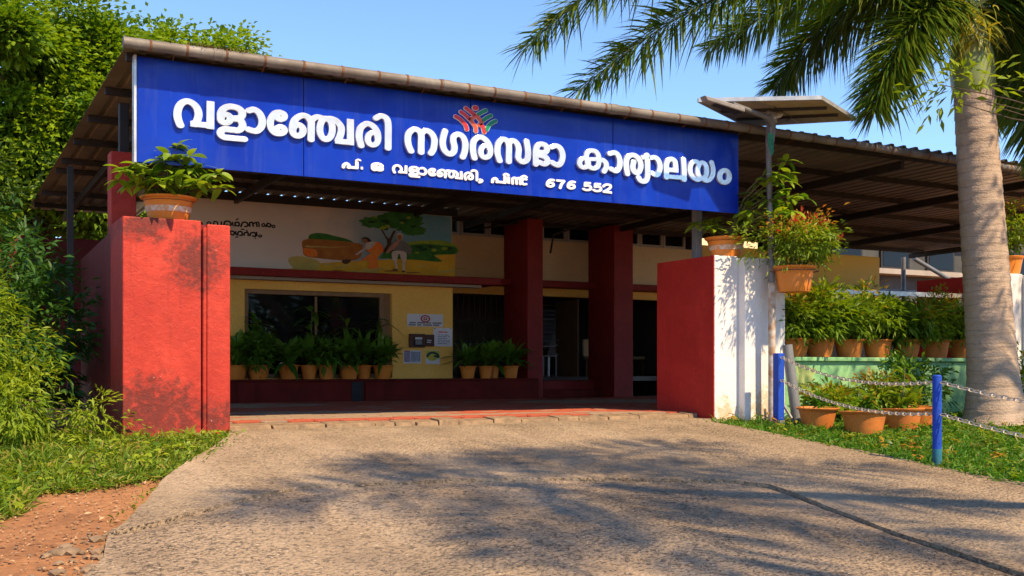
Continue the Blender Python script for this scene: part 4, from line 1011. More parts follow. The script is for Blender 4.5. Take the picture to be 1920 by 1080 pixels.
def strap_plant(t, z, n, L, W, mat, sp=1.0):
    th = rng.random(n) * 2 * math.pi; el = np.clip(rng.normal(.95, .35, n), .15, 1.5)
    D = np.stack([np.cos(th) * np.cos(el) * sp, np.sin(th) * np.cos(el) * sp, np.sin(el)], 1)
    P = np.stack([np.cos(th) * .03, np.sin(th) * .03, z + rng.random(n) * .12], 1)
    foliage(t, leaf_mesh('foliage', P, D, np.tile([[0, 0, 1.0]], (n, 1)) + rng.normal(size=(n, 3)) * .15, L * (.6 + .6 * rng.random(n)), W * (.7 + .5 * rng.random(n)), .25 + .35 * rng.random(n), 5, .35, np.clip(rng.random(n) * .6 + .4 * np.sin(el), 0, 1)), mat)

def tall_stalk(t, z, h, n, L, W, mat):
    b = MB(); a = random.uniform(-.1, .1)
    b.tube([(0, 0, z - .03), (a * .5, .02, z + h * .5), (a, 0, z + h)], [.012, .010, .006], 6); b.build('stem', MT['stem'], t, smooth=True, local=True)
    th = rng.random(n) * 2 * math.pi; q = .35 + .65 * rng.random(n); el = rng.normal(.5, .3, n)
    P = np.stack([a * q, 0 * q, z + h * q], 1)
    D = np.stack([np.cos(th) * np.cos(el), np.sin(th) * np.cos(el), np.sin(el)], 1)
    foliage(t, leaf_mesh('foliage', P, D, np.tile([[0, 0, 1.0]], (n, 1)), L * (.7 + .5 * rng.random(n)), W, .5, 4, .3), mat, 'top_foliage')

def bush(t, z, r, h, ncl, per, L, W, mat, spread=.16, stems=5):
    b = MB()
    for i in range(stems):
        an = random.uniform(0, 6.28); e = (math.cos(an) * r * .6, math.sin(an) * r * .6, z + h * random.uniform(.5, .85))
        limb(b, (math.cos(an) * .04, math.sin(an) * .04, z - .03), e, .012, .004, 4, .03)
    b.build('stem', MT['stem'], t, smooth=True, local=True)
    P, D, U, T = crown_leaves([((0, 0, z + h * .55), (r, r, h * .55))], ncl, per, L, W, spread, inner=.25)
    ok = P[:, 2] > z - .12
    P, D, U, T = P[ok], D[ok], U[ok], T[ok]; n = len(P)
    D = unit(D + [0, 0, .25])
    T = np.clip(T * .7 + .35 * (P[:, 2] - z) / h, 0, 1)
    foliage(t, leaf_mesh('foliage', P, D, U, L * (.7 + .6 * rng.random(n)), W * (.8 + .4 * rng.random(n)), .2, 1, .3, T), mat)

def big_leaf_mesh(nm, L=.16, W=.07):
    return leaf_mesh(nm, [[0, 0, 0]], [[0, 1, 0]], [[0, 0, 1]], L, W, .25, 5, .35, [random.random()])

def leafy(t, z, branches, leafdata, per=(7, 11)):
    """open plant whose big leaves stand one by one; branches = list of tip offsets"""
    b = MB()
    tips = []
    for (x, y, zz) in branches:
        pts = [Vector((0, 0, z - .03)), Vector((x * .35, y * .35, z + (zz - z) * .65)), Vector((x * .75, y * .75, z + (zz - z) * .95)), Vector((x, y, zz))]
        b.tube(pts, [.012, .010, .007, .004], 6); tips.append(pts)
    b.build('stem', MT['stem'], t, smooth=True, local=True)
    for pts in tips:
        m = random.randint(*per)
        for j in range(m):
            u = 1.0 if j < 4 else random.uniform(.35, 1)
            seg = min(2, int(u * 3)); p = pts[seg].lerp(pts[seg + 1], min(1, u * 3 - seg))
            an = random.uniform(0, 6.28)
            o = bpy.data.objects.new('leaf', random.choice(leafdata)); link(o); o.parent = t
            s = random.uniform(.7, 1.25)
            o.location = p; o.rotation_euler = (random.uniform(-.5, .5), random.uniform(-.4, .4), an); o.scale = (s, s, s)

hero_leaf = []
for i in range(5):
    me = big_leaf_mesh('leaf', .185, .072); me.materials.append(LF['pot_light']); hero_leaf.append(me)

lpp = empty('potted_plant', (2.22, 11.47, 2.166), 'orange pot with white band and leafy plant on top of the red pillar', 'potted plant', 'potted plants on the pillars')
lpp['_w'] = 0
pot(lpp, .285, .25, MT['terra'], True)
leafy(lpp, .23, [(-.50, -.25, .46), (-.38, -.35, .50), (-.24, -.3, .42), (-.08, -.42, .62), (.02, -.40, .72), (.12, -.45, .60), (.26, -.35, .54), (.42, -.38, .48), (.46, -.3, .34), (-.54, -.3, .34), (.2, -.42, .36), (-.18, -.45, .34), (.0, -.5, .40), (-.3, -.1, .36), (.3, -.1, .4), (.05, -.3, .5), (-.12, -.36, .55), (.33, -.42, .42), (-.42, -.42, .40)], hero_leaf, (12, 17))

rpp = empty('potted_plant', (9.42, 11.44, 2.14), 'orange pot with white band and climbing leafy plant on the white pillar', 'potted plant', 'potted plants on the pillars')
rpp['_w'] = 0
pot(rpp, .285, .27, MT['terra'], True)
leafy(rpp, .25, [(-.50, -.02, .42), (-.36, -.1, .36), (-.15, .1, .50), (.1, -.15, .48), (.3, -.1, .55), (.42, -.6, .62), (.32, -.78, .82), (.36, -.82, 1.02), (.30, -.84, 1.18), (.55, -.8, .78), (.72, -.75, .74), (.45, -.8, .55), (.52, -.65, .5), (.2, -.7, .7), (.12, -.8, .5), (.3, -.84, .92), (.0, -.5, .55), (.15, -.84, 1.0)], hero_leaf, (10, 14))

hp = empty('potted_plant', (9.93, 10.70, 1.66), 'red tipped bushy plant in an orange pot hanging beside the white pillar', 'potted plant')
hp['_w'] = 0
pot(hp, .285, .33, MT['terra'], False, .70)
bush(hp, .31, .56, .62, 90, 34, .085, .024, 'hang', .17, 8)
mtop = []
for (x, y, z) in ((-.05, -.1, .94), (.05, .0, .96), (.14, -.1, .92), (.3, -.2, .88), (.42, -.1, .86), (.52, -.1, .78), (.48, .1, .82), (.56, -.2, .70), (-.2, -.2, .84), (-.28, 0, .80), (.1, .15, .95)):
    q = rng.normal(size=(16, 3)) * [.05, .05, .035] + [x, y, z]; mtop.append(q)
q = np.concatenate(mtop); nn = len(q)
foliage(hp, leaf_mesh('red_tips', q, unit(rng.normal(size=(nn, 3)) * .6 + [0, 0, 1.0]), rng.normal(size=(nn, 3)), .10, .022, .0, 1, .2), 'redtip', 'red_tips')
b = MB(); b.tube([(.31 * math.cos(a), .31 * math.sin(a), .27) for a in np.linspace(0, 6.283, 25)], .008, 6, False)
b.tube([(-.31, .03, .27), (-.30, .10, .27)], .01, 6); b.build('hoop', MT['rust'], hp, local=True)

ORD = ['first', 'second', 'third', 'fourth', 'fifth', 'sixth', 'seventh', 'eighth']
# row on the porch planter, left of the notices (x, pot radius, kind)
for i, (x, r, y, tall) in enumerate(((4.66, .20, 18.36, .0), (5.04, .205, 18.36, .75), (5.56, .185, 18.36, .0), (5.93, .155, 18.38, .95), (6.23, .16, 18.34, .0), (6.65, .195, 18.36, .8), (6.97, .15, 18.47, .0), (7.29, .185, 18.35, .85))):
    t = empty('potted_plant', (x, y, .485), '%s dark leaved pot plant from the left in the row under the porch window' % ORD[i], 'potted plant', 'potted plants under the porch window')
    t['_w'] = 0
    pot(t, r * 1.08, .245, MT['terra'], False, .62)
    if i in (1, 4): bush(t, .23, .25, .42, 30, 30, .15, .055, 'pot_dark', .14, 6)
    else: strap_plant(t, .23, random.randint(90, 140), random.uniform(.56, .72), .095, 'pot_dark', .9)
    if tall: tall_stalk(t, .23, tall, 26, .42, .085, 'pot_dark')
for i, (x, r, y) in enumerate(((8.99, .165, 18.36), (9.37, .15, 18.38), (9.60, .10, 18.46), (9.90, .165, 18.36))):
    t = empty('potted_plant', (x, y, .485), '%s pot plant right of the wall notices, counted from the left' % ORD[i], 'potted plant', 'potted plants beside the red column')
    t['_w'] = 0
    pot(t, r, .235, MT['terra'], False, .66)
    strap_plant(t, .22, 105, .60, .09, 'pot_dark', .9)
# row on the green wall ledge
for i, px in enumerate((1489, 1537, 1592, 1645, 1699, 1753, 1806)):
    r_ = (px - 960) / 2050; k = 11.33 / (0.87965 - r_ * 0.47562); x = k * (0.47562 + r_ * 0.87965)
    t = empty('potted_plant', (x, 11.33, .83), '%s bushy pot plant from the left on the green wall ledge' % ORD[i], 'potted plant', 'potted plants on the green wall')
    t['_w'] = 0
    pot(t, random.uniform(.215, .245), random.uniform(.25, .285), MT['terra_dk'], False, random.uniform(.60, .70))
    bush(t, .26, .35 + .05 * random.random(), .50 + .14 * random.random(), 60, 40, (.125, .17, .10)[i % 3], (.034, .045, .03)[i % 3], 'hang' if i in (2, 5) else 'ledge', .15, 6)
# pots standing in the grass before the green wall
for i, (x, y, r, h, lab) in enumerate(((9.95, 10.30, .27, .26, 'low wide pot of grassy plants beside the grey pipe below green wall'), (10.05, 9.62, .30, .29, 'wide orange bowl with spiky plants in the grass, middle of the ground pots'), (10.95, 9.85, .28, .28, 'round orange pot with tall red and green leaves in the grass'), (11.55, 10.15, .27, .26, 'shaded pot of dark leaves in the grass behind the right blue post'))):
    t = empty('potted_plant', (x, y, gz(y) - .02), lab, 'potted plant', 'pots standing in the grass')
    t['_w'] = 0
    pot(t, r, h, MT['terra_dk'], False, .66)
    strap_plant(t, h - .03, 70 if i < 2 else 46, .27 if i < 2 else .36, .03 if i < 2 else .06, 'grass_r' if i < 2 else 'ledge')
    if i in (1, 2): tall_stalk(t, h - .03, .55 if i == 2 else .22, 12, .28, .055, 'ledge')
t = empty('potted_plant', (15.15, 11.5, 2.14), 'pot plant on the farther white pillar at the right edge', 'potted plant', 'potted plants on the pillars')
t['_w'] = 0
pot(t, .25, .30, MT['terra'], False, .66)
bush(t, .28, .36, .75, 60, 26, .11, .03, 'hang', .17, 5)
# loose plants in front of the green wall
for i, (x, y, s, lab) in enumerate(((11.5, 10.75, .5, 'leafy weed growing against the green wall left of the palm'), (10.7, 10.85, .38, 'low thin weed in front of the painted green wall'), (12.3, 10.9, .8, 'dark bushy plant between the palm trunk and green wall'), (14.2, 10.3, .95, 'green plant growing right of the palm trunk'))):
    t = empty('garden_plant', (x, y, gz(y) - .03), lab, 'plant'); t['_w'] = 0
    bush(t, .05, .38 * s / .7, s, 40, 22, .13, .04, 'ledge' if i != 2 else 'pot_dark', .2, 6)

# ---------------------------------------------------------------- notices and boxes on the ochre wall
NY = WY - .0015
nb = empty('notice_board', (8.2, NY, 1.44), 'white metal plate with red ring emblem and two lines of text', 'notice')
MB().box(7.87, 8.60, NY - .008, NY, 1.45, 1.68).build('plate', MT['paper'], nb, bevel=.002)
raised('ring', outlines([('r', 1, [(8.235 + .082 * math.cos(a), 1.595 + .058 * math.sin(a)) for a in np.linspace(0, 6.283, 17)[:-1]])], .030, .022), NY - .0085, .001, 0, MT['ink_red'], nb)
raised('ring_mark', outlines([('r', 1, [(8.235 + .03 * math.cos(a), 1.595 + .022 * math.sin(a)) for a in np.linspace(0, 6.283, 13)[:-1]])], .024, .018), NY - .0085, .001, 0, MT['ink_red'], nb)
def textline(t, x0, x1, z, h, y, mat, words=3):
    x = x0
    while x < x1 - .02:
        wd = min(random.uniform(.06, .16) * (h / .018), x1 - x)
        st = []; q = x
        while q < x + wd - .6 * h:
            st.append(('c', 1, [(q, z - h * .4), (q + .2 * h, z + h * .45), (q + .5 * h, z + h * random.uniform(.1, .5)), (q + .7 * h, z - h * .4)])); q += h * .85
        if st: raised('text', outlines(st, h * .36, h * .30, 0, .3), y, .0008, 0, mat, t)
        x += wd + h * .9
textline(nb, 7.92, 8.57, 1.515, .024, NY - .0085, MT['ink'])
textline(nb, 7.90, 8.56, 1.475, .024, NY - .0085, MT['ink'])
mb1 = empty('meter_box', (8.05, NY, 1.03), 'larger dark brown wooden meter box with grey dial on ochre wall', 'meter box')
MB().box(7.90, 8.19, NY - .10, NY, 1.06, 1.31).build('case', MT['meter'], mb1, bevel=.006)
MB().box(7.965, 8.13, NY - .125, NY - .101, 1.09, 1.25).build('dial_housing', MT['black'], mb1, bevel=.02)
MB().box(7.98, 8.12, NY - .130, NY - .1255, 1.205, 1.245).build('display', MT['plastic_white'], mb1)
MB().box(7.985, 8.115, NY - .129, NY - .1255, 1.11, 1.19).build('dial', MT['grey_pvc'], mb1, bevel=.001)
mb2 = empty('meter_box', (8.30, NY, 1.06), 'smaller dark brown switch box between meter box and paper notice', 'meter box')
MB().box(8.21, 8.385, NY - .08, NY, 1.085, 1.30).build('case', MT['meter'], mb2, bevel=.006)
MB().box(8.235, 8.325, NY - .088, NY - .0805, 1.185, 1.20).box(8.235, 8.315, NY - .088, NY - .0805, 1.15, 1.165).build('nameplate', MT['plastic_white'], mb2)
pn = empty('paper_notice', (8.6, NY, 1.08), 'white paper notice with orange heading pinned at the wall corner', 'notice')
MB().box(8.40, 8.785, NY - .004, NY, 1.085, 1.43).build('sheet', MT['paper'], pn)
textline(pn, 8.50, 8.70, 1.35, .026, NY - .0045, MT['lorange'])
for k in range(6): textline(pn, 8.49, 8.74 - .06 * (k % 3 == 2), 1.295 - k * .032, .012, NY - .0045, MT['ink'])
for x in (8.43, 8.755): MB().box(x - .014, x + .014, NY - .006, NY - .0042, 1.405, 1.42).build('pin', MT['ink'], pn)
p1 = empty('poster', (7.96, NY, .76), 'small poster with lilac and blue columns of print, lower left', 'poster')
MB().box(7.80, 8.15, NY - .004, NY, .765, 1.005).build('sheet', MT['paper'], p1)
PLI = M('lilac_print', (0.36, 0.30, 0.42), None, 8, .6, bump=0); PBL = M('blue_print', (0.16, 0.23, 0.34), None, 8, .6, bump=0)
MB().box(7.812, 7.935, NY - .0055, NY - .0045, .79, .985).build('column_print', PLI, p1)
MB().box(7.95, 8.135, NY - .0055, NY - .0045, .80, .985).build('column_print', PBL, p1)
MB().box(7.812, 7.93, NY - .0065, NY - .0056, .985, 1.0).build('heading', MT['ink_red'], p1)
for k in range(8): textline(p1, 7.96, 8.125, .972 - k * .022, .009, NY - .0058, MT['paper'])
p2 = empty('poster', (8.39, NY, .76), 'yellow and green poster with a dark swirl, lower right', 'poster')
MB().box(8.245, 8.53, NY - .004, NY, .755, 1.01).build('sheet', MT['paper'], p2, bevel=.001)
PYE = M('yellow_print', (0.62, 0.52, 0.05), (0.40, 0.45, 0.05), 8, .6, bump=0); PGR = M('dark_green_print', (0.02, 0.06, 0.05), None, 8, .6, bump=0)
MB().box(8.25, 8.525, NY - .0055, NY - .0045, .86, 1.005).build('print', PYE, p2)
raised('swirl', outlines([('k', 1, [(8.28, .90), (8.32, .95), (8.40, .965), (8.48, .93), (8.50, .885), (8.43, .90)])], .05, .04), NY - .006, .0008, 0, PGR, p2)
raised('swirl', outlines([('k', 1, [(8.30, .87), (8.37, .835), (8.45, .86)])], .06, .05), NY - .006, .0008, 0, PYE, p2)

# things inside the doorway
ch = empty('plastic_chair', (12.2, 20.9, .5), 'white plastic chair standing inside the dim doorway', 'chair')
MB().box(11.95, 12.35, 20.7, 21.1, .93, .96).build('seat', MT['plastic_white'], ch, bevel=.01)
MB().add([(12.30, 20.68, .94), (12.36, 20.68, .94), (12.50, 20.70, 1.42), (12.44, 20.70, 1.42), (12.30, 21.12, .94), (12.36, 21.12, .94), (12.50, 21.10, 1.42), (12.44, 21.10, 1.42)], [(0, 1, 2, 3), (7, 6, 5, 4), (0, 3, 7, 4), (1, 5, 6, 2), (3, 2, 6, 7), (0, 4, 5, 1)]).build('backrest', MT['plastic_white'], ch, bevel=.01)
for (x, y) in ((11.98, 20.73), (12.32, 20.73), (11.98, 21.07), (12.32, 21.07)):
    MB().bar((x, y, .497), (x, y, .93), .04, .04).build('leg', MT['plastic_white'], ch)
MB().tube([(11.97, 20.72, 1.15), (12.2, 20.70, 1.16), (12.40, 20.70, 1.20)], .018, 6).build('armrest', MT['plastic_white'], ch)
dk = empty('covered_table', (11.7, 21.6, .5), 'low table under a blue cloth inside the doorway', 'table')
MB().box(11.2, 12.0, 21.3, 21.9, .93, .97).build('top', MT['wood'], dk)
for (x, y) in ((11.25, 21.35), (11.95, 21.35), (11.25, 21.85), (11.95, 21.85)): MB().bar((x, y, .497), (x, y, .93), .05, .05).build('leg', MT['wood'], dk)
cl = MB(); N_ = 16
for i in range(N_):
    a0, a1 = i / N_, (i + 1) / N_
    f = lambda a: (11.17 + .86 * a, 21.26 - .02 * math.sin(a * 30))
    (xa, ya), (xb, yb) = f(a0), f(a1)
    cl.add([(xa, ya, .62 + .03 * math.sin(a0 * 17)), (xb, yb, .62 + .03 * math.sin(a1 * 17)), (xb, 21.27, .975), (xa, 21.27, .975)], [(0, 1, 2, 3)])
    cl.add([(xa, 21.27, .975), (xb, 21.27, .975), (xb, 21.92, .975), (xa, 21.92, .975)], [(0, 1, 2, 3)])
cl.build('cloth', MT['blue_cloth'], dk)
sf = empty('office_bench', (14.0, 21.2, .5), 'pale bench inside the right doorway behind the red column', 'bench')
MB().box(13.5, 14.9, 21.0, 21.5, .88, .95).build('seat', MT['cream'], sf, bevel=.02)
MB().box(13.5, 14.9, 21.48, 21.56, .95, 1.35).build('backrest', MT['cream'], sf, bevel=.03)
for x in (13.55, 14.85):
    for y in (21.05, 21.45): MB().bar((x, y, .497), (x, y, .88), .05, .05).build('leg', MT['wood'], sf)

ib = empty('display_board', (6.5, 19.6, .5), 'display board with yellow and red shapes inside the porch window', 'board')
MB().box(5.5, 7.3, 19.6, 19.63, .5, 1.30).build('board', MT['wframe'], ib)
for k, (x, z, s_, m_) in enumerate(((6.62, 1.12, .11, 'far_yellow'), (6.84, 1.08, .10, 'lorange'), (7.02, 1.14, .10, 'far_yellow'), (7.18, 1.05, .12, 'lred'), (6.3, 1.05, .08, 'lorange'))):
    raised('shape', outlines([('r', 1, [(x + s_ * math.cos(a), z + s_ * .7 * math.sin(a)) for a in np.linspace(0, 6.283, 13)[:-1]])], .08, .06), 19.598, .004, 0, MT[m_], ib)
for k in range(2):
    sc_ = empty('stacking_chair', (5.25 + .42 * k, 19.4, .5), ('left', 'right')[k] + ' reddish chair back seen through the porch window', 'chair', 'chairs behind the porch window')
    x = 5.08 + .46 * k
    MB().box(x, x + .40, 19.30, 19.34, .98, 1.30).build('backrest', MT['porch_red'], sc_, bevel=.015)
    MB().box(x, x + .40, 19.34, 19.74, .93, .97).build('seat', MT['porch_red'], sc_, bevel=.01)
    for lx in (x + .03, x + .37):
        for ly in (19.33, 19.71): MB().bar((lx, ly, .497), (lx, ly, .93), .025, .025).build('leg', MT['steel'], sc_)

# ---------------------------------------------------------------- green wall, rail, posts, chains
gw = empty('green_wall', (12.5, 11.4, 0), 'low wall painted green with faded murals carrying a row of pots', 'wall')
MB().box(10.12, 14.65, 11.14, 11.55, -.2, .77).build('wall_body', MT['green_wall'], gw, bevel=.01)
MB().box(10.11, 14.64, 11.09, 11.58, .772, .828).build('ledge', MT['green_wall'], gw, bevel=.01)
FAD = M('faded_wall_painting', (0.42, 0.47, 0.16), (0.16, 0.30, 0.10), 9, .8, bump=0)
for k, (x, z, s) in enumerate(((10.55, .58, .16), (10.95, .40, .12), (11.7, .55, .15), (12.5, .5, .14))):
    MB().poly([(x + s * rr * math.cos(a) * 1.3, 11.1375 - .0004 * k, z + s * rr * math.sin(a)) for a, rr in [(2 * math.pi * i / 18, random.uniform(.55, 1.1)) for i in range(18)]]).build('faded_painting', FAD, gw)
WLT = M('faded_wall_lettering', (0.12, 0.15, 0.03), None, 8, .8, bump=0)
for (x0, x1, z) in ((10.42, 10.95, .44), (10.40, 10.85, .34)):
    textline(gw, x0, x1, z, .055, 11.1368, WLT)
rl = tag(MB().bar((10.12, 11.95, 1.80), (14.66, 11.95, 1.83), .05, .07).bar((10.14, 11.95, -.1), (10.14, 11.95, 1.78), .05, .05).bar((14.6, 11.95, -.1), (14.6, 11.95, 1.78), .05, .05).build('metal_rail', MT['alu']), 'long pale metal rail behind the bushy pots on green wall', 'rail')

def post(t, x, y, wd, h, rnd):
    z0 = gz(y) - .12
    if rnd:
        MB().tube([(x, y, z0 + .30), (x, y, z0 + .12 + h - .012), (x, y, z0 + .12 + h)], [wd / 2, wd / 2, wd / 2 - .012], 16).build('shaft', MT['blue_post'], t, smooth=True)
        MB().tube([(x, y, z0), (x, y, z0 + .30)], wd / 2 + .001, 16).build('foot', MT['teal'], t, smooth=True)
    else:
        MB().box(x - wd / 2, x + wd / 2, y - wd / 2, y + wd / 2, z0 + .17, z0 + .12 + h).build('shaft', MT['blue_post'], t, bevel=.01)
        MB().box(x - wd / 2 - .002, x + wd / 2 + .002, y - wd / 2 - .002, y + wd / 2 + .002, z0, z0 + .17).build('foot', MT['grey_pvc'], t)
q1 = empty('chain_post', (9.56, 10.60, gz(10.6)), 'square blue chain post beside the white pillar', 'post', 'blue chain posts'); post(q1, 9.58, 10.60, .105, .90, False)
q2 = empty('chain_post', (8.72, 7.41, gz(7.41)), 'round blue chain post with teal foot in the grass right of driveway', 'post', 'blue chain posts'); post(q2, 8.72, 7.41, .088, .90, True)
q3 = empty('chain_post', (8.62, 4.3, gz(4.3)), 'blue chain post just outside the right edge of the picture', 'post', 'blue chain posts'); post(q3, 8.62, 4.3, .088, .90, True)
lb = MB(); N1, N2 = 8, 3
for i in range(N1):
    a = 2 * math.pi * i / N1
    for j in range(N2):
        c_ = 2 * math.pi * j / N2
        rr = .007 * math.cos(c_)
        lb.v.append((math.cos(a) * (.044 + rr), math.sin(a) * (.021 + rr), .007 * math.sin(c_)))
for i in range(N1):
    for j in range(N2):
        lb.f.append((i * N2 + j, ((i + 1) % N1) * N2 + j, ((i + 1) % N1) * N2 + (j + 1) % N2, i * N2 + (j + 1) % N2))
link_me = lb.mesh('link'); link_me.materials.append(MT['chain'])
def chain(p, q, sag, label):
    p, q = Vector(p), Vector(q)
    t = empty('chain', p, label, 'chain', 'chains between the blue posts'); t['_w'] = 0
    n = int((q - p).length * 1.03 / .066)
    f = lambda u: p.lerp(q, u) - Vector((0, 0, 4 * sag * u * (1 - u)))
    for i in range(n):
        u = (i + .5) / n; a = f(u); d = (f(min(1, u + .01)) - f(max(0, u - .01))).normalized()
        o = bpy.data.objects.new('link', link_me); link(o); o.parent = t; o.location = a - p
        qn = d.to_track_quat('X', 'Z'); qn = qn @ Matrix.Rotation((math.pi / 2 if i % 2 else 0) + .5, 3, 'X').to_quaternion()
        o.rotation_mode = 'QUATERNION'; o.rotation_quaternion = qn
a1, a2, a3 = gz(10.6), gz(7.41), gz(4.3)
chain((9.56, 10.53, a1 + .85), (8.72, 7.46, a2 + .83), .13, 'upper chain sagging between the square and round blue posts')
chain((9.56, 10.53, a1 + .56), (8.72, 7.46, a2 + .52), .13, 'lower chain sagging between the square and round blue posts')
chain((8.72, 7.36, a2 + .83), (8.62, 4.35, a3 + .83), .10, 'upper chain running from the round blue post out of frame')
chain((8.72, 7.36, a2 + .52), (8.62, 4.35, a3 + .52), .10, 'lower chain running from the round blue post out of frame')
gp = tag(MB().tube([(10.02, 10.72, -.12), (9.96, 10.86, .98)], .068, 16).build('grey_pipe', MT['grey_pvc'], smooth=True), 'leaning grey plastic pipe stub beside the square blue post', 'pipe')
wp = tag(MB().tube([(9.92, 10.62, -.1), (9.80, 10.88, .35)], .02, 8).build('thin_pipe', MT['pole_grey'], smooth=True), 'thin pale pipe leaning behind the square blue post', 'pipe')

# ---------------------------------------------------------------- solar street light
sp = empty('solar_street_light', (9.66, 10.92, 0), 'solar street light with tilted panel on a slim pole before the gutter', 'street light')
MB().tube([(9.70, 10.86, -.1), (9.69, 10.85, 1.78)], .048, 14).build('lower_pole', MT['pole_white'], sp, smooth=True)
MB().tube([(9.69, 10.85, 1.78), (9.60, 10.82, 3.60), (9.53, 10.72, 3.80), (9.53, 10.69, 3.93)], .036, 14).build('upper_pole', MT['pole_grey'], sp, smooth=True)
c0 = [Vector(v) for v in ((8.50, 10.85, 3.99), (9.69, 9.97, 3.97), (10.90, 10.60, 3.97), (9.94, 11.64, 3.99))]
pb = MB()
n_ = Vector((0, 0, .035))
pb.add([*c0, *[v + n_ for v in c0]], [(0, 1, 2, 3), (4, 5, 6, 7), (0, 1, 5, 4), (1, 2, 6, 5), (2, 3, 7, 6), (3, 0, 4, 7)])
pan = pb.build('solar_panel', MT['pv_back'], sp)
MB().add([v + n_ * 1.12 for v in c0], [(0, 1, 2, 3)]).build('cells', MT['pv_front'], pan)
for a, b_ in zip(c0, c0[1:] + c0[:1]): MB().bar(a + n_ * .5, b_ + n_ * .5, .03, .05).build('panel_frame', MT['alu'], pan)
lerp2 = lambda u, v: c0[0].lerp(c0[1], u).lerp(c0[3].lerp(c0[2], u), v) - Vector((0, 0, .02))
for v in (.33, .66): MB().bar(lerp2(.05, v), lerp2(.95, v), .04, .03).build('panel_rail', MT['steel'], pan)
for u in (.25, .5, .75): MB().bar(lerp2(u, .02) + Vector((0, 0, .018)), lerp2(u, .98) + Vector((0, 0, .018)), .012, .004).build('panel_seam', MT['alu'], pan)
MB().tube([lerp2(.55, .2), lerp2(.6, .5) - Vector((0, 0, .05)), lerp2(.45, .8)], .006, 5).build('cable', MT['black'], pan)
MB().tube([(9.53, 10.69, 3.87), (9.72, 10.74, 3.95)], .05, 10).build('bracket', MT['alu'], sp, smooth=True)
MB().box(9.46, 9.62, 10.66, 10.72, 3.80, 3.96).build('bracket_plate', MT['lamp'], sp, bevel=.02)
MB().tube([(9.53, 10.69, 3.55), (9.53, 10.66, 3.76), (9.40, 10.60, 3.84), (8.70, 10.45, 3.90)], [.045, .045, .036, .03], 10).build('lamp_arm', MT['pole_grey'], sp, smooth=True)
MB().add([(8.84, 10.37, 3.80), (8.84, 10.55, 3.80), (8.28, 10.50, 3.88), (8.28, 10.39, 3.88), (8.84, 10.37, 3.86), (8.84, 10.55, 3.86), (8.24, 10.50, 3.94), (8.24, 10.39, 3.94)], [(0, 1, 2, 3), (4, 5, 6, 7), (0, 1, 5, 4), (1, 2, 6, 5), (2, 3, 7, 6), (3, 0, 4, 7)]).build('lamp_head', MT['lamp'], sp, bevel=.012)
MB().add([(8.82, 10.39, 3.795), (8.82, 10.53, 3.795), (8.40, 10.49, 3.855), (8.40, 10.40, 3.855)], [(0, 1, 2, 3)]).build('lens', MT['black'], sp)
RAG = M('green_rag', (0.03, 0.22, 0.11), (0.02, 0.13, 0.08), 9, .8)
rg = MB(); rg.add([(9.42, 10.62, 3.66), (9.50, 10.61, 3.64), (9.52, 10.63, 3.42), (9.46, 10.60, 3.36), (9.43, 10.63, 3.50)], [(0, 1, 2, 4), (4, 2, 3)])
tag(rg.build('green_rag', RAG), 'small torn green rag tied to the street light pole', 'rag').modifiers.new('s', 'SOLIDIFY').thickness = .006

# ---------------------------------------------------------------- background behind the canopy at right and left
tp = tag(MB().add([(15.5, 19.7, 3.46), (18.4, 19.75, 3.47), (21.1, 19.7, 3.45), (21.15, 19.75, 2.6), (18.4, 19.85, 2.55), (15.5, 19.7, 2.6)], [(0, 1, 4, 5), (1, 2, 3, 4)]).build('tarpaulin', MT['tan']), 'tan tarpaulin sheet hanging under the rear edge of the canopy', 'tarpaulin')
tp.modifiers.new('s', 'SOLIDIFY').thickness = .01
sh = empty('shed', (21, 22, 0), 'dark low shed roof behind the pots under the canopy', 'shed')
MB().box(14.9, 26, 20.2, 20.35, 0, 2.4).build('wall', MT['dark_room'], sh)
MB().add([(15.2, 17.6, 2.42), (27, 17.6, 2.42), (27, 20.6, 2.75), (15.2, 20.6, 2.75)], [(0, 1, 2, 3)]).build('roof_sheet', MT['steel'], sh)
fb = empty('distant_building', (32, 30, 0), 'grey building with ledge and ochre band seen between canopy and palm', 'building')
MB().box(27, 48, 31, 36, 0, 6.2).build('wall', MT['far_wall'], fb)
MB().box(26.8, 48, 30.4, 30.98, 4.35, 4.55).build('ledge', MT['lintel'], fb)
MB().box(31, 40, 30.75, 30.87, 5.62, 5.95).build('band', MT['far_yellow'], fb)
for k in range(7):
    w_ = MB().box(28 + k * 2.6, 29.6 + k * 2.6, 30.9, 30.99, 4.6, 5.6).build('window', MT['steel'], fb)
    MB().box(28.1 + k * 2.6, 29.5 + k * 2.6, 30.88, 30.897, 4.7, 5.5).build('pane', MT['glass'], w_)
tag(MB().tube([(22.4, 20.1, 2.4), (22.4, 20.1, 3.55)], .06, 10).build('steel_prop', MT['pole_grey'], smooth=True), 'upright pale steel prop under the rear canopy edge', 'prop')
tag(MB().tube([(22.9, 20.2, 3.55), (25.2, 20.2, 2.7)], .06, 10).build('slanting_prop', MT['pole_grey'], smooth=True), 'slanting pale steel prop under the rear canopy edge', 'prop')
ho = empty('tiled_house', (23, 33, 0), 'house behind with a pink tiled hip roof above the gutter', 'house')
MB().box(18.2, 27.7, 31, 38, 0, 8.0).build('wall', MT['cream'], ho)
MB().add([(17.8, 30.6, 8.0), (28.2, 30.6, 8.0), (28.2, 38.4, 8.0), (17.8, 38.4, 8.0), (21.5, 34.5, 10.5), (23.4, 34.5, 10.5)], [(0, 1, 5, 4), (1, 2, 5), (2, 3, 4, 5), (3, 0, 4)]).build('roof', MT['pink_tile'], ho)
sr = tag(MB().box(-1.2, 3.4, 21.9, 22.1, 0, 3.1).build('rear_wall', MT['side_red']), 'dim red wall at the far end of the left side passage', 'wall')

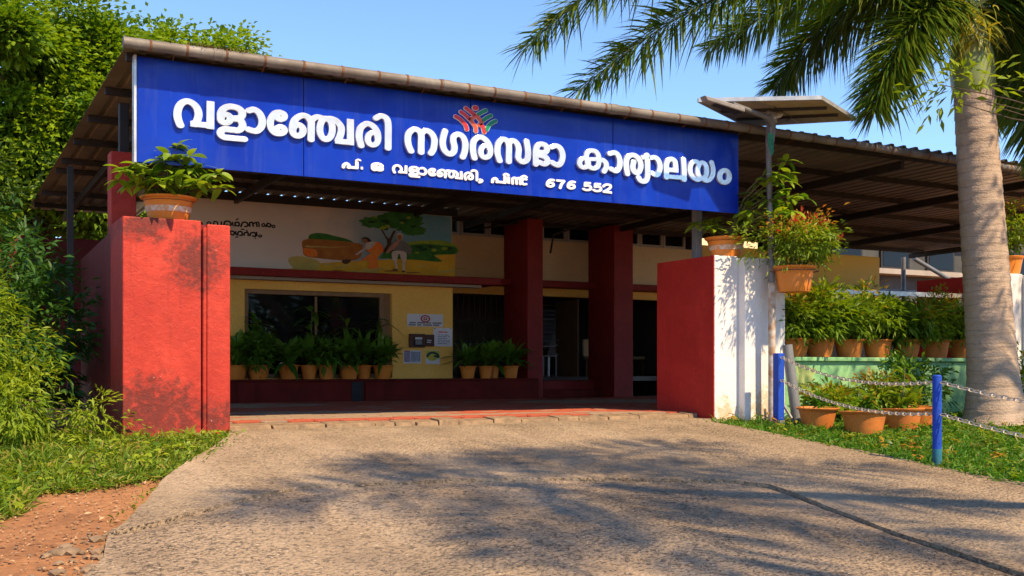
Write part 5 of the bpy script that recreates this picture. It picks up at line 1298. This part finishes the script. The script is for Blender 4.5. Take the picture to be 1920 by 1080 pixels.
# ---------------------------------------------------------------- palms
def frond(t, p0, p1, p2, n, L, mat, W=.029, bare=.10):
    p0, p1, p2 = (np.array(p, float) for p in (p0, p1, p2))
    u = np.linspace(0, 1, 15)[:, None]
    C_ = (1 - u) ** 2 * p0 + 2 * u * (1 - u) * p1 + u ** 2 * p2
    b = MB(); b.tube([tuple(c) for c in C_], [.035 * (1 - .88 * k / 14) for k in range(15)], 7)
    fr = b.build('frond', MT['rachis'], t, smooth=True)
    q = bare + (1 - bare) * rng.random(n) ** .92
    q = np.sort(q)[:, None]
    P = (1 - q) ** 2 * p0 + 2 * q * (1 - q) * p1 + q ** 2 * p2
    T = unit(2 * (1 - q) * (p1 - p0) + 2 * q * (p2 - p1))
    S = unit(np.cross(T, [[0, 0, 1.0]])); U = np.cross(S, T)
    side = np.where(rng.random(n) < .5, -1, 1)[:, None]
    phi = rng.normal(.15, .6, n)[:, None]
    fw = (.35 + .5 * q + .12 * rng.normal(size=(n, 1)))
    D = unit(T * fw + S * side * np.cos(phi) + U * np.sin(phi))
    ln = L * (.55 + .6 * np.sin(np.pi * (.12 + .80 * q[:, 0]))) * (.85 + .3 * rng.random(n)) * np.where(q[:, 0] > .9, .8, 1)
    me = leaf_mesh('leaflets', P, D, U + rng.normal(size=(n, 3)) * .3, ln, W, .16 + .25 * rng.random(n), 3, .15, np.clip(rng.random(n) * .75 + .25 * (rng.random(n) < .06), 0, 1))
    o = mesh_obj('leaflets', me, LF[mat], fr); tag(o, kind='stuff')

def palm(name, label, base, top, r0, r1, fronds, n, L, shaft=True, rings=26):
    t = empty(name, base, label, 'palm tree')
    base, top = Vector(base), Vector(top)
    pts, rad = [], []
    N = 220
    for i in range(N + 1):
        u = i / N; p = base.lerp(top, u) 
        flare = .42 * math.exp(-u * 15)
        ring = .005 * (1 - 2 * ((u * rings) % 1.0)) if True else 0
        pts.append(p); rad.append((r0 + (r1 - r0) * u) * (1 + flare) + ring)
    MB().tube(pts, rad, 28).build('trunk', MT['trunk'], t, smooth=True)
    d = (top - base).normalized()
    if shaft:
        MB().tube([top - d * .02, top + d * .12, top + d * .45, top + d * .85, top + d * 1.15], [r1 * .98, r1 * 1.10, r1 * 1.12, r1 * .8, r1 * .45], 24).build('crownshaft', MT['crownshaft'], t, smooth=True)
    for (p0, p1, p2, m) in fronds: frond(t, p0, p1, p2, n, L, m)
    return t
def ax(px, py, z):      # crown layout point given by bearing and height over the camera line, at distance z
    r = (px - 960) / 2050
    return (z * (0.47562 + r * 0.87965), z * (0.87965 - r * 0.47562), 0.68 + (690 - py) / 2050 * z)
PTOP = ax(1826, 175, 14.95)
K = ax(1822, 20, 14.95)
FR = [(K, ax(1490, -185, 14.4), ax(1085, 170, 13.6), 'palm'),
      (K, ax(1420, -330, 13.8), ax(985, 90, 12.9), 'palm'),
      (K, ax(1620, -90, 15.6), ax(1455, 165, 16.2), 'palm'),
      (K, ax(1725, -50, 14.5), ax(1640, 205, 14.2), 'palm'),
      (K, ax(1660, -120, 16.6), ax(1330, 90, 17.8), 'palm'),
      (K, ax(1920, -20, 15.2), ax(1950, 290, 15.4), 'palm'),
      (K, ax(1990, -120, 14.6), ax(2180, 160, 14.2), 'palm'),
      (K, ax(1960, -200, 16.2), ax(2150, 60, 17.5), 'palm'),
      (K, ax(1850, -320, 14.9), ax(1980, -420, 15.8), 'palm'),
      (K, ax(1760, -380, 14.8), ax(1560, -420, 15.2), 'palm'),
      (K, ax(1900, 0, 16.2), ax(1850, 220, 17.4), 'palm')]
pm = palm('foxtail_palm', 'tall foxtail palm with ringed grey trunk and drooping fronds at right', ax(1868, 795, 14.95), PTOP, .335, .262, FR, 1400, .66)
# hanging pale young leaflets at the crown base
cb = np.array(ax(1815, 40, 14.6)); n = 150
Q = cb + rng.normal(size=(n, 3)) * [.22, .18, .13]
me = leaf_mesh('young_leaflets', Q, unit(rng.normal(size=(n, 3)) * [1, 1, .5] + [0, 0, -.35]), rng.normal(size=(n, 3)), .34, .035, .5, 4, .2)
tag(mesh_obj('young_leaflets', me, LF['palm_new'], pm), kind='stuff')

# leaning coconut palm outside the frame at right: its crown shades the driveway
CT = (6.5, 2.1, 6.4)
fr2 = []
for k, a in enumerate(np.linspace(0.2, 2 * math.pi + .2, 10)[:-1]):
    ln = 2.9 + .5 * math.sin(k * 2.1)
    d_ = (math.cos(a), math.sin(a))
    fr2.append((CT, (CT[0] + d_[0] * ln * .55, CT[1] + d_[1] * ln * .55, CT[2] + .75), (CT[0] + d_[0] * ln, CT[1] + d_[1] * ln, CT[2] - .7 - .3 * (k % 2)), 'palm'))
palm('coconut_palm', 'leaning palm just outside the right edge whose fronds shade the driveway', (14.0, 1.5, gz(1.5) - .05), (CT[0], CT[1], CT[2] - .15), .20, .13, fr2, 270, .85, False, 40)

# ---------------------------------------------------------------- trees and shrubs
tree('shade_tree', (2.6, 27.5, 0), [((1.5, 27, 6.6), (3.3, 2.6, 2.9)), ((6.1, 29.5, 7.9), (2.5, 2.0, 1.6)), ((3.6, 26.5, 5.6), (2.0, 2.0, 2.3)), ((-1.8, 27.5, 5.6), (2.6, 2.2, 2.8))], 'tree', 400, 420, .155, .105, 'large bright green tree rising behind the canopy at left', 'tree', .66, inner=.6)
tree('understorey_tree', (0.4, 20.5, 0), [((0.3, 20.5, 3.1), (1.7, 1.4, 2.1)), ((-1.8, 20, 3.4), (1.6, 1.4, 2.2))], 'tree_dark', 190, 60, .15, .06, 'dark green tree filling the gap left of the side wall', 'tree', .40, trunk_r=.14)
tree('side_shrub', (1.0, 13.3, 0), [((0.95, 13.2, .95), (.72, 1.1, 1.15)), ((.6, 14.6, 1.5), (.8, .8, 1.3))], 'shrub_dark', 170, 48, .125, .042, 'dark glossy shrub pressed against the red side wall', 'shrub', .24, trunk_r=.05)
tree('front_shrub', (.45, 11.3, 0), [((.42, 11.3, .72), (.52, .55, .85)), ((.05, 11.0, 1.0), (.55, .5, .95)), ((.75, 10.9, .35), (.45, .45, .42)), ((1.35, 10.95, .22), (.35, .3, .28))], 'shrub', 190, 60, .075, .022, 'bright yellow green shrub at the left edge before the pillar', 'shrub', .20, trunk_r=.03)
tree('right_tree', (15.2, 6.4, gz(6.4)), [((14.6, 7.6, 5.5), (1.6, 1.4, 1.2)), ((10.95, 8.8, 4.0), (.75, .4, .26)), ((12.0, 8.3, 4.15), (.7, .4, .35)), ((15.6, 6.0, 5.0), (1.6, 1.6, 1.4))], 'shrub', 110, 40, .15, .05, 'branch of bright green leaves reaching across the palm trunk from right', 'tree', .34, trunk_r=.055)
for k, (x, y, h) in enumerate(((13.5, -5.5, 6.0), (18.5, -8.5, 7.5), (23.5, -5.0, 7.0))):
    tree('roadside_tree', (x, y, -.9), [((x, y, h * .62), (3.2, 2.8, h * .42))], 'tree_dark', 90, 50, .34, .16, ('nearest', 'middle', 'farthest')[k] + ' roadside tree behind the camera mirrored in the sign letters', 'tree', .8, 'roadside trees behind the camera')

# ---------------------------------------------------------------- grass, litter, stones
def inpoly(x, y, poly):
    c = np.zeros(len(x), bool); n = len(poly)
    for i in range(n):
        (xa, ya), (xb, yb) = poly[i], poly[(i + 1) % n]
        c ^= ((ya > y) != (yb > y)) & (x < (xb - xa) * (y - ya) / (yb - ya + 1e-9) + xa)
    return c
def grass(name, label, poly, n, L, W, mat, clump=.0):
    xs = [p[0] for p in poly]; ys = [p[1] for p in poly]
    if clump:
        m = n // 30
        cx = rng.uniform(min(xs), max(xs), m); cy = rng.uniform(min(ys), max(ys), m)
        x = np.repeat(cx, 30) + rng.normal(size=m * 30) * clump; y = np.repeat(cy, 30) + rng.normal(size=m * 30) * clump
        hf = np.repeat(.55 + .9 * rng.random(m), 30)
    else:
        x = rng.uniform(min(xs), max(xs), n); y = rng.uniform(min(ys), max(ys), n); hf = np.ones(n)
    ok = inpoly(x, y, poly); x, y, hf = x[ok], y[ok], hf[ok]; k = len(x)
    z = np.array([gz(v) for v in y]) - .03
    P = np.stack([x, y, z], 1)
    D = unit(rng.normal(size=(k, 3)) * [.75, .75, .2] + [0, 0, .8])
    me = leaf_mesh(name, P, D, rng.normal(size=(k, 3)) + [0, 0, .5], L * hf * (.5 + .8 * rng.random(k)), W * (.7 + .6 * rng.random(k)), .35, 3, .2, rng.random(k))
    tag(mesh_obj(name, me, LF[mat]), label, None, None, 'stuff')
GL = [(2.62, 11.16), (2.5, 10.55), (2.2, 10.0), (1.92, 9.55), (1.60, 9.0), (1.2, 8.75), (.75, 8.6), (.62, 7.9), (.38, 7.5), (-.6, 7.6), (-1.5, 8.5), (-1.5, 12.0), (1.7, 12.0), (1.7, 11.16)]
grass('grass_left', 'bright weedy grass below the red pillar left of driveway', GL, 36000, .15, .014, 'grass', .055)
grass('grass_left_low', 'short creeping grass under the weeds at left', GL, 16000, .07, .016, 'grass')
GR = [(8.72, 10.9), (9.0, 11.15), (14.6, 11.12), (16, 8), (16, 3), (8.9, 3), (8.70, 5.0), (8.70, 6.4), (8.64, 7.3), (8.78, 8.5), (8.76, 9.4)]
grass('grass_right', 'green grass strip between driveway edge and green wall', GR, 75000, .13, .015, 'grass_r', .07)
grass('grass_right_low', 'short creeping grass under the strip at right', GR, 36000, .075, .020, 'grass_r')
def tufts(name, label, line, n, sp, L, W, mat):
    seg = [np.array(a) for a in line]; k = rng.integers(0, len(seg) - 1, n); u = rng.random(n)[:, None]
    A = np.array([seg[i] for i in k]); B_ = np.array([seg[i + 1] for i in k])
    q = A + (B_ - A) * u
    cl_ = np.round(q * 5) / 5; q = q + .35 * (cl_ - q) + rng.normal(size=(n, 2)) * sp
    P = np.stack([q[:, 0], q[:, 1], np.array([gz(v) for v in q[:, 1]]) - .01], 1)
    D = unit(rng.normal(size=(n, 3)) * [.9, .9, .2] + [0, 0, .6])
    me = leaf_mesh(name, P, D, rng.normal(size=(n, 3)) * .5 + [0, 0, 1.0], L * (.4 + rng.random(n)), W * (.6 + .7 * rng.random(n)), .4, 3, .25)
    tag(mesh_obj(name, me, LF[mat]), label, None, None, 'stuff')
tufts('verge_tufts', 'ragged grass tufts creeping over the right driveway edge', [(8.74, 10.75), (8.76, 9.4), (8.78, 8.5), (8.62, 7.3), (8.70, 6.4), (8.72, 5.2)], 5200, .075, .14, .016, 'grass_r')
tufts('left_tufts', 'ragged grass tufts at the foot of the red pillar and slab edge', [(2.72, 11.12), (2.6, 10.7), (2.3, 10.1), (1.98, 9.5), (1.62, 8.95), (1.2, 8.7), (.7, 8.5)], 2600, .07, .13, .015, 'grass')
def weeds(name, label, poly, n, L, W, mat):
    xs = [p[0] for p in poly]; ys = [p[1] for p in poly]
    cx = rng.uniform(min(xs), max(xs), n); cy = rng.uniform(min(ys), max(ys), n); ok = inpoly(cx, cy, poly); cx, cy = cx[ok], cy[ok]; m = len(cx)
    x = np.repeat(cx, 12) + rng.normal(size=m * 12) * .035; y = np.repeat(cy, 12) + rng.normal(size=m * 12) * .035; h = np.repeat(.04 + .14 * rng.random(m) ** 2, 12)
    P = np.stack([x, y, np.array([gz(v) for v in y]) + h * rng.random(m * 12)], 1)
    D = unit(rng.normal(size=(m * 12, 3)) * [1, 1, .3] + [0, 0, .35])
    me = leaf_mesh(name, P, D, rng.normal(size=(m * 12, 3)) * .4 + [0, 0, 1.0], L * (.5 + .8 * rng.random(m * 12)), W * (.6 + .7 * rng.random(m * 12)), .3, 3, .3, np.repeat(rng.random(m), 12))
    tag(mesh_obj(name, me, LF[mat]), label, None, None, 'stuff')
weeds('broadleaf_weeds_right', 'broad leaved weeds scattered through the right grass strip', GR, 620, .085, .030, 'ledge')
weeds('broadleaf_weeds_left', 'broad leaved weeds scattered through the left grass patch', GL, 260, .085, .028, 'shrub')
EDG = [(1.05, 7.35), (1.18, 7.2), (1.5, 8.0), (1.75, 8.65), (1.62, 8.8), (1.3, 8.1)]
grass('edge_weeds', 'thin line of weeds along the left slab edge', EDG, 260, .07, .012, 'grass')
JW = [(6.0, 7.38), (6.25, 7.0), (6.19, 6.6), (6.02, 5.9), (5.97, 6.0), (6.12, 6.8)]
grass('joint_weeds', 'few weeds growing in the slab joint', JW, 70, .05, .010, 'grass_r')
# dry leaves on the soil
DL = [(1.12, 7.5), (1.45, 8.3), (1.62, 8.9), (.75, 8.7), (-.6, 8.2), (-1.2, 4), (.5, 4), (.7, 5.9), (.95, 6.8)]
n = 4200
x = rng.uniform(-1.2, 1.7, n); y = rng.uniform(4, 8.8, n); ok = inpoly(x, y, DL); x, y = x[ok], y[ok]; n = len(x)
P = np.stack([x, y, np.array([gz(v) for v in y]) - .022 + .012 * rng.random(n)], 1)
D = unit(rng.normal(size=(n, 3)) * [1, 1, .10])
me = leaf_mesh('leaf_litter', P, D, rng.normal(size=(n, 3)) * .3 + [0, 0, 1.0], .036 * (.3 + rng.random(n) ** 2 * 1.4), .014 * (.5 + rng.random(n)), .05, 3, .5)
tag(mesh_obj('leaf_litter', me, LF['dry']), 'dry fallen leaves lying on the reddish soil', None, None, 'stuff')
def stones(name, label, poly, n, s0, s1, mat):
    mb = MB(); xs = [p[0] for p in poly]; ys = [p[1] for p in poly]
    X = rng.uniform(min(xs), max(xs), n); Y_ = rng.uniform(min(ys), max(ys), n); ok = inpoly(X, Y_, poly)
    ico = [(0, 0, 1), (.9, 0, .4), (.28, .85, .4), (-.73, .53, .4), (-.73, -.53, .4), (.28, -.85, .4), (.73, .53, -.4), (-.28, .85, -.4), (-.9, 0, -.4), (-.28, -.85, -.4), (.73, -.53, -.4)]
    fcs = [(0, 1, 2), (0, 2, 3), (0, 3, 4), (0, 4, 5), (0, 5, 1), (1, 6, 2), (2, 7, 3), (3, 8, 4), (4, 9, 5), (5, 10, 1), (6, 7, 2), (7, 8, 3), (8, 9, 4), (9, 10, 5), (10, 6, 1)]
    for x, y in zip(X[ok], Y_[ok]):
        s = s0 + (s1 - s0) * random.random() ** 3; a = random.uniform(0, 6.28); e = random.uniform(.6, 1)
        mb.add([(x + s * (vx * math.cos(a) - vy * math.sin(a) * e) * random.uniform(.85, 1.15), y + s * (vx * math.sin(a) + vy * math.cos(a) * e) * random.uniform(.85, 1.15), gz(y) - .02 + s * vz * .45) for vx, vy, vz in ico], fcs)
    tag(mb.build(name, mat, smooth=True), label, None, None, 'stuff')
stones('gravel', 'loose stones and broken concrete along the slab edge', [(1.1, 7.3), (.95, 7.25), (.6, 6.6), (.25, 5.2), (.3, 4), (.62, 4), (.72, 5.8), (.98, 6.75)], 420, .012, .075, MT['stone'])
stones('soil_pebbles', 'small pebbles scattered over the soil at left', DL, 900, .004, .016, MT['stone'])
n = 1500
P = np.stack([rng.uniform(1.2, 8.4, n), rng.uniform(4, 10.8, n)], 1)
ok = P[:, 0] > 1.0 + (P[:, 1] - 6.8) * .45
P = P[ok]; n = len(P)
P = np.stack([P[:, 0], P[:, 1], np.array([gz(v) for v in P[:, 1]]) + .030], 1)
keep = rng.random(n) < .35; P = P[keep]; n = len(P)
me = leaf_mesh('twig_litter', P, unit(rng.normal(size=(n, 3)) * [1, 1, .05]), np.tile([[0, 0, 1.0]], (n, 1)), .05 * (.3 + rng.random(n)), .010 * (.4 + rng.random(n)), .0, 3, .6)
tag(mesh_obj('twig_litter', me, LF['dry']), 'small dry leaf bits scattered on the concrete', None, None, 'stuff')

# moss on the gutter pipe
q = np.stack([rng.normal(2.62, .22, 420), 10.96 + rng.normal(size=420) * .03, np.full(420, 3.855)], 1)
me = leaf_mesh('moss', q, unit(rng.normal(size=(420, 3)) + [0, 0, .4]), rng.normal(size=(420, 3)), .03 * (.4 + rng.random(420)), .012, 0, 1, .2)
tag(mesh_obj('moss', me, leafmat('gutter_moss', (0.05, 0.05, 0.012), (0.14, 0.10, 0.03), None, .1, .9), gut), kind='stuff')
